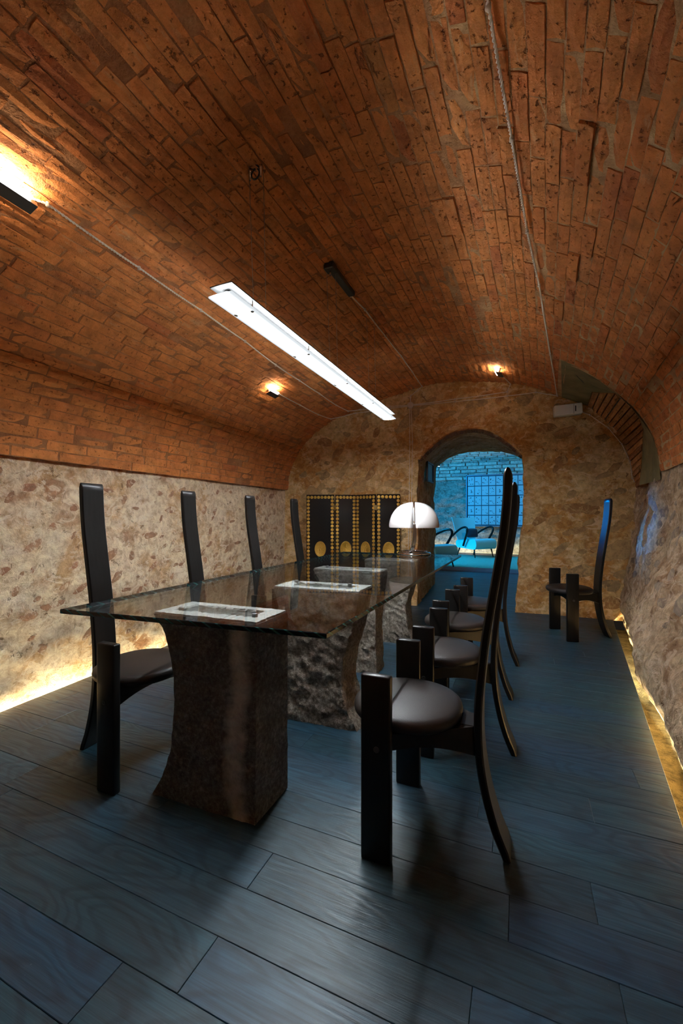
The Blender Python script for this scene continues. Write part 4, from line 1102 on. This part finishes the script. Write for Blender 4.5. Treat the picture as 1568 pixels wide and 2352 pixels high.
# ------------------------------------------------------------------ far room: rug, armchairs, cushion, card frame
rug = empty('shag_rug', (-.9, 10.6, 0), 'teal shaggy rug with wine-coloured border on the far room floor', 'rug')
def pile(name, x0, x1, y0, y1, mat, h, n1, n2):
    v = []
    for x in np.linspace(x0, x1, n1):
        for y in np.linspace(y0, y1, n2):
            e = min(1, (x-x0)/.05, (x1-x)/.05, (y-y0)/.05, (y1-y)/.05); v.append((x+.9, y-10.6, .002+max(0, e)*h*(.8+.35*fbm(x, y, 0, 14, 3)+rnd.uniform(0, .3))))
    return pyd(name, v, grid_faces(n1, n2), mat, rug, True)
pile('border', -2.6, .9, 8.75, 9.42, M['rug_wine'], .02, 90, 20)
tag(pile('pile', -2.6, .9, 9.40, 12.35, M['rug_teal'], .024, 150, 120), kind='stuff')
def make_armchair():
    root = empty('armchair', (0, 0, 0), 'x', 'armchair', 'turquoise armchairs in the far room')
    fab = M['turq_fabric']; wood = M['black_wood']
    # seat: thick cushion with rolled front
    prof = [(-.33, .24), (.30, .22), (.40, .24), (.44, .30), (.445, .37), (.42, .44), (.36, .48), (.15, .485), (-.1, .46), (-.33, .42)]
    pc = catmull(prof+[prof[0]], 4)[:-1]; n = len(pc); v = []; f = []
    for (yy, s) in ((-.335, .86), (-.35, .95), (-.355, 1.0), (.355, 1.0), (.35, .95), (.335, .86)):
        for (x, z) in pc: v.append((.04+(x-.04)*s, yy, .35+(z-.35)*s))
    for i in range(5):
        for k in range(n): a = i*n+k; b = i*n+(k+1) % n; f.append((a, b, b+n, a+n))
    f.append(tuple(range(n))[::-1]); f.append(tuple(5*n+k for k in range(n)))
    smooth_by_angle(pyd('seat', v, f, fab, root), 50)
    # back: leaning, flared towards a gently dipping top
    nu, nz = 17, 14; v = []
    for side in (0, 1):
        for i in range(nu):
            s = i/(nu-1)*2-1
            for j in range(nz):
                t = j/(nz-1); wd = .30+.11*t; z = .30+t*(.74+.03*s*s); x = -.26-.22*t-.03*math.cos(s*1.5)+.03*t*s*s+(0 if side == 0 else -.10*(1-.55*t)*math.cos(s*1.35))
                v.append((x, s*wd, z))
    f = grid_faces(nu, nz)+[q[::-1] for q in grid_faces(nu, nz, nu*nz)]
    o2 = nu*nz
    for i in range(nu-1):
        f.append((i*nz+nz-1, (i+1)*nz+nz-1, o2+(i+1)*nz+nz-1, o2+i*nz+nz-1)); f.append(((i+1)*nz, i*nz, o2+i*nz, o2+(i+1)*nz))
    for j in range(nz-1):
        f.append((j, j+1, o2+j+1, o2+j)); b = (nu-1)*nz; f.append((b+j+1, b+j, o2+b+j, o2+b+j+1))
    smooth_by_angle(pyd('backrest', v, f, fab, root), 60)
    for s in (-1, 1):
        y = s*.41
        P = catmull([(-.42, y*.98, .55), (-.25, y*1.02, .66), (-.02, y*1.08, .77), (.14, y*1.1, .80), (.21, y*1.1, .76), (.20, y*1.08, .66), (.10, y*1.02, .48), (.0, y*.97, .30)], 5)
        o = tube('armrest', [Vector(p) for p in P], [.028]*len(P), wood, root, 8)
        for (x0, x1, yy) in ((.30, .36, s*.29), (-.28, -.36, s*.27)):
            tube('leg', [Vector((x0, yy, .25)), Vector((x1, yy*1.08, 0))], [.022, .013], wood, root, 8)
    return root
ac = make_armchair(); ac.location = (-1.15, 11.85, .032); ac.rotation_euler.z = math.radians(-42); ac['label'] = 'turquoise armchair with bent black arms, seen whole through the opening'
ac.scale = (1.0, 1.0, 1.0)
ac2 = copy_tree(ac); ac2.location = (-1.80, 9.12, .032); ac2.rotation_euler.z = math.radians(-30); ac2['label'] = 'turquoise armchair partly hidden behind the left jamb of the opening'
# cushion resting on the whole armchair
v = []; f = []; n = 14
for s in (1, -1):
    for i in range(n):
        for j in range(n):
            a, b = i/(n-1)*2-1, j/(n-1)*2-1; h = .07*(max(0, (1-a**4)*(1-b**4)))**.6; pin = 1-.08*(a*a*b*b); v.append((s*h, a*.20*pin, b*.13*pin))
f = grid_faces(n, n)+[q[::-1] for q in grid_faces(n, n, n*n)]
cu = pyd('cushion', v, f, M['navy_fabric'], None, True); tag(cu, 'dark navy cushion on the whole turquoise armchair', 'cushion')
cu.location = Vector((-1.15, 11.85, .03))+Matrix.Rotation(math.radians(-42), 3, 'Z') @ Vector((-.13, .02, .635)); cu.rotation_euler = (0, math.radians(-14), math.radians(-42))
# wall frame of dotted cards
cf = empty('card_frame', (-.4, 13.02, .84), 'large wall frame holding rows of dotted white cards in the far room', 'wall art')
NC, NR, CW, CH = 11, 5, .2005, .292
W = NC*CW; x0 = -1.47+.4
box('back_board', (x0+W/2, .05, NR*CH/2+.02), (W+.06, .02, NR*CH+.06), M['panel_back'], cf)
for (c_, s_) in (((x0+W/2, .02, NR*CH+.045), (W+.10, .06, .03)), ((x0+W/2, .02, -.01), (W+.10, .06, .03)), ((x0-.03, .02, NR*CH/2+.02), (.03, .06, NR*CH+.08)), ((x0+W+.03, .02, NR*CH/2+.02), (.03, .06, NR*CH+.08))):
    box('frame_bar', c_, s_, M['frame_metal'], cf, bev=.003)
cards = []
for q in range(12):
    rg = random.Random(40+q); v = []; f = []; mi = []
    a, b, t = CW*.455, CH*.455, .008
    v = [(-a, 0, -b), (a, 0, -b), (a, 0, b), (-a, 0, b), (-a, -t, -b), (a, -t, -b), (a, -t, b), (-a, -t, b)]
    f = [(4, 5, 6, 7), (3, 2, 1, 0), (0, 1, 5, 4), (1, 2, 6, 5), (2, 3, 7, 6), (3, 0, 4, 7)]; mi = [0]*6
    for k in range(rg.randint(4, 7)):
        r = rg.choice((.009, .011, .015)); cx, cz = rg.uniform(-a*.7, a*.7), rg.uniform(-b*.7, b*.7); o0 = len(v); m = 6
        v += [(cx+r*math.cos(2*math.pi*i/m), -t-.001, cz+r*math.sin(2*math.pi*i/m)) for i in range(m)]; f.append(tuple(o0+i for i in range(m))); mi.append(1)
    me = D.meshes.new('card'); me.from_pydata(v, [], f); me.materials.append(M['card']); me.materials.append(M['dot']); me.polygons.foreach_set('material_index', mi); cards.append(me)
for r in range(NR):
    for c_ in range(NC):
        o = D.objects.new('card', rnd.choice(cards)); C.objects.link(o); o.parent = cf; o.location = (x0+(c_+.5)*CW, .035, .02+(r+.5)*CH)
# small spotlight at the far left top inside the opening view
sp = empty('spotlight', (-2.3, 12.9, 2.74), 'tiny bright spotlight under the far room vault at left', 'lamp')
lathe('spot_head', [(.03, 0), (.035, .06), (.03, .08)], M['black_plastic'], sp, 12, (0, 0, -.08))
lathe('spot_lens', [(.024, -.004), (.026, .002)], emit('spot_glow', (.6, .85, 1), 12), sp, 12, (0, 0, -.082))
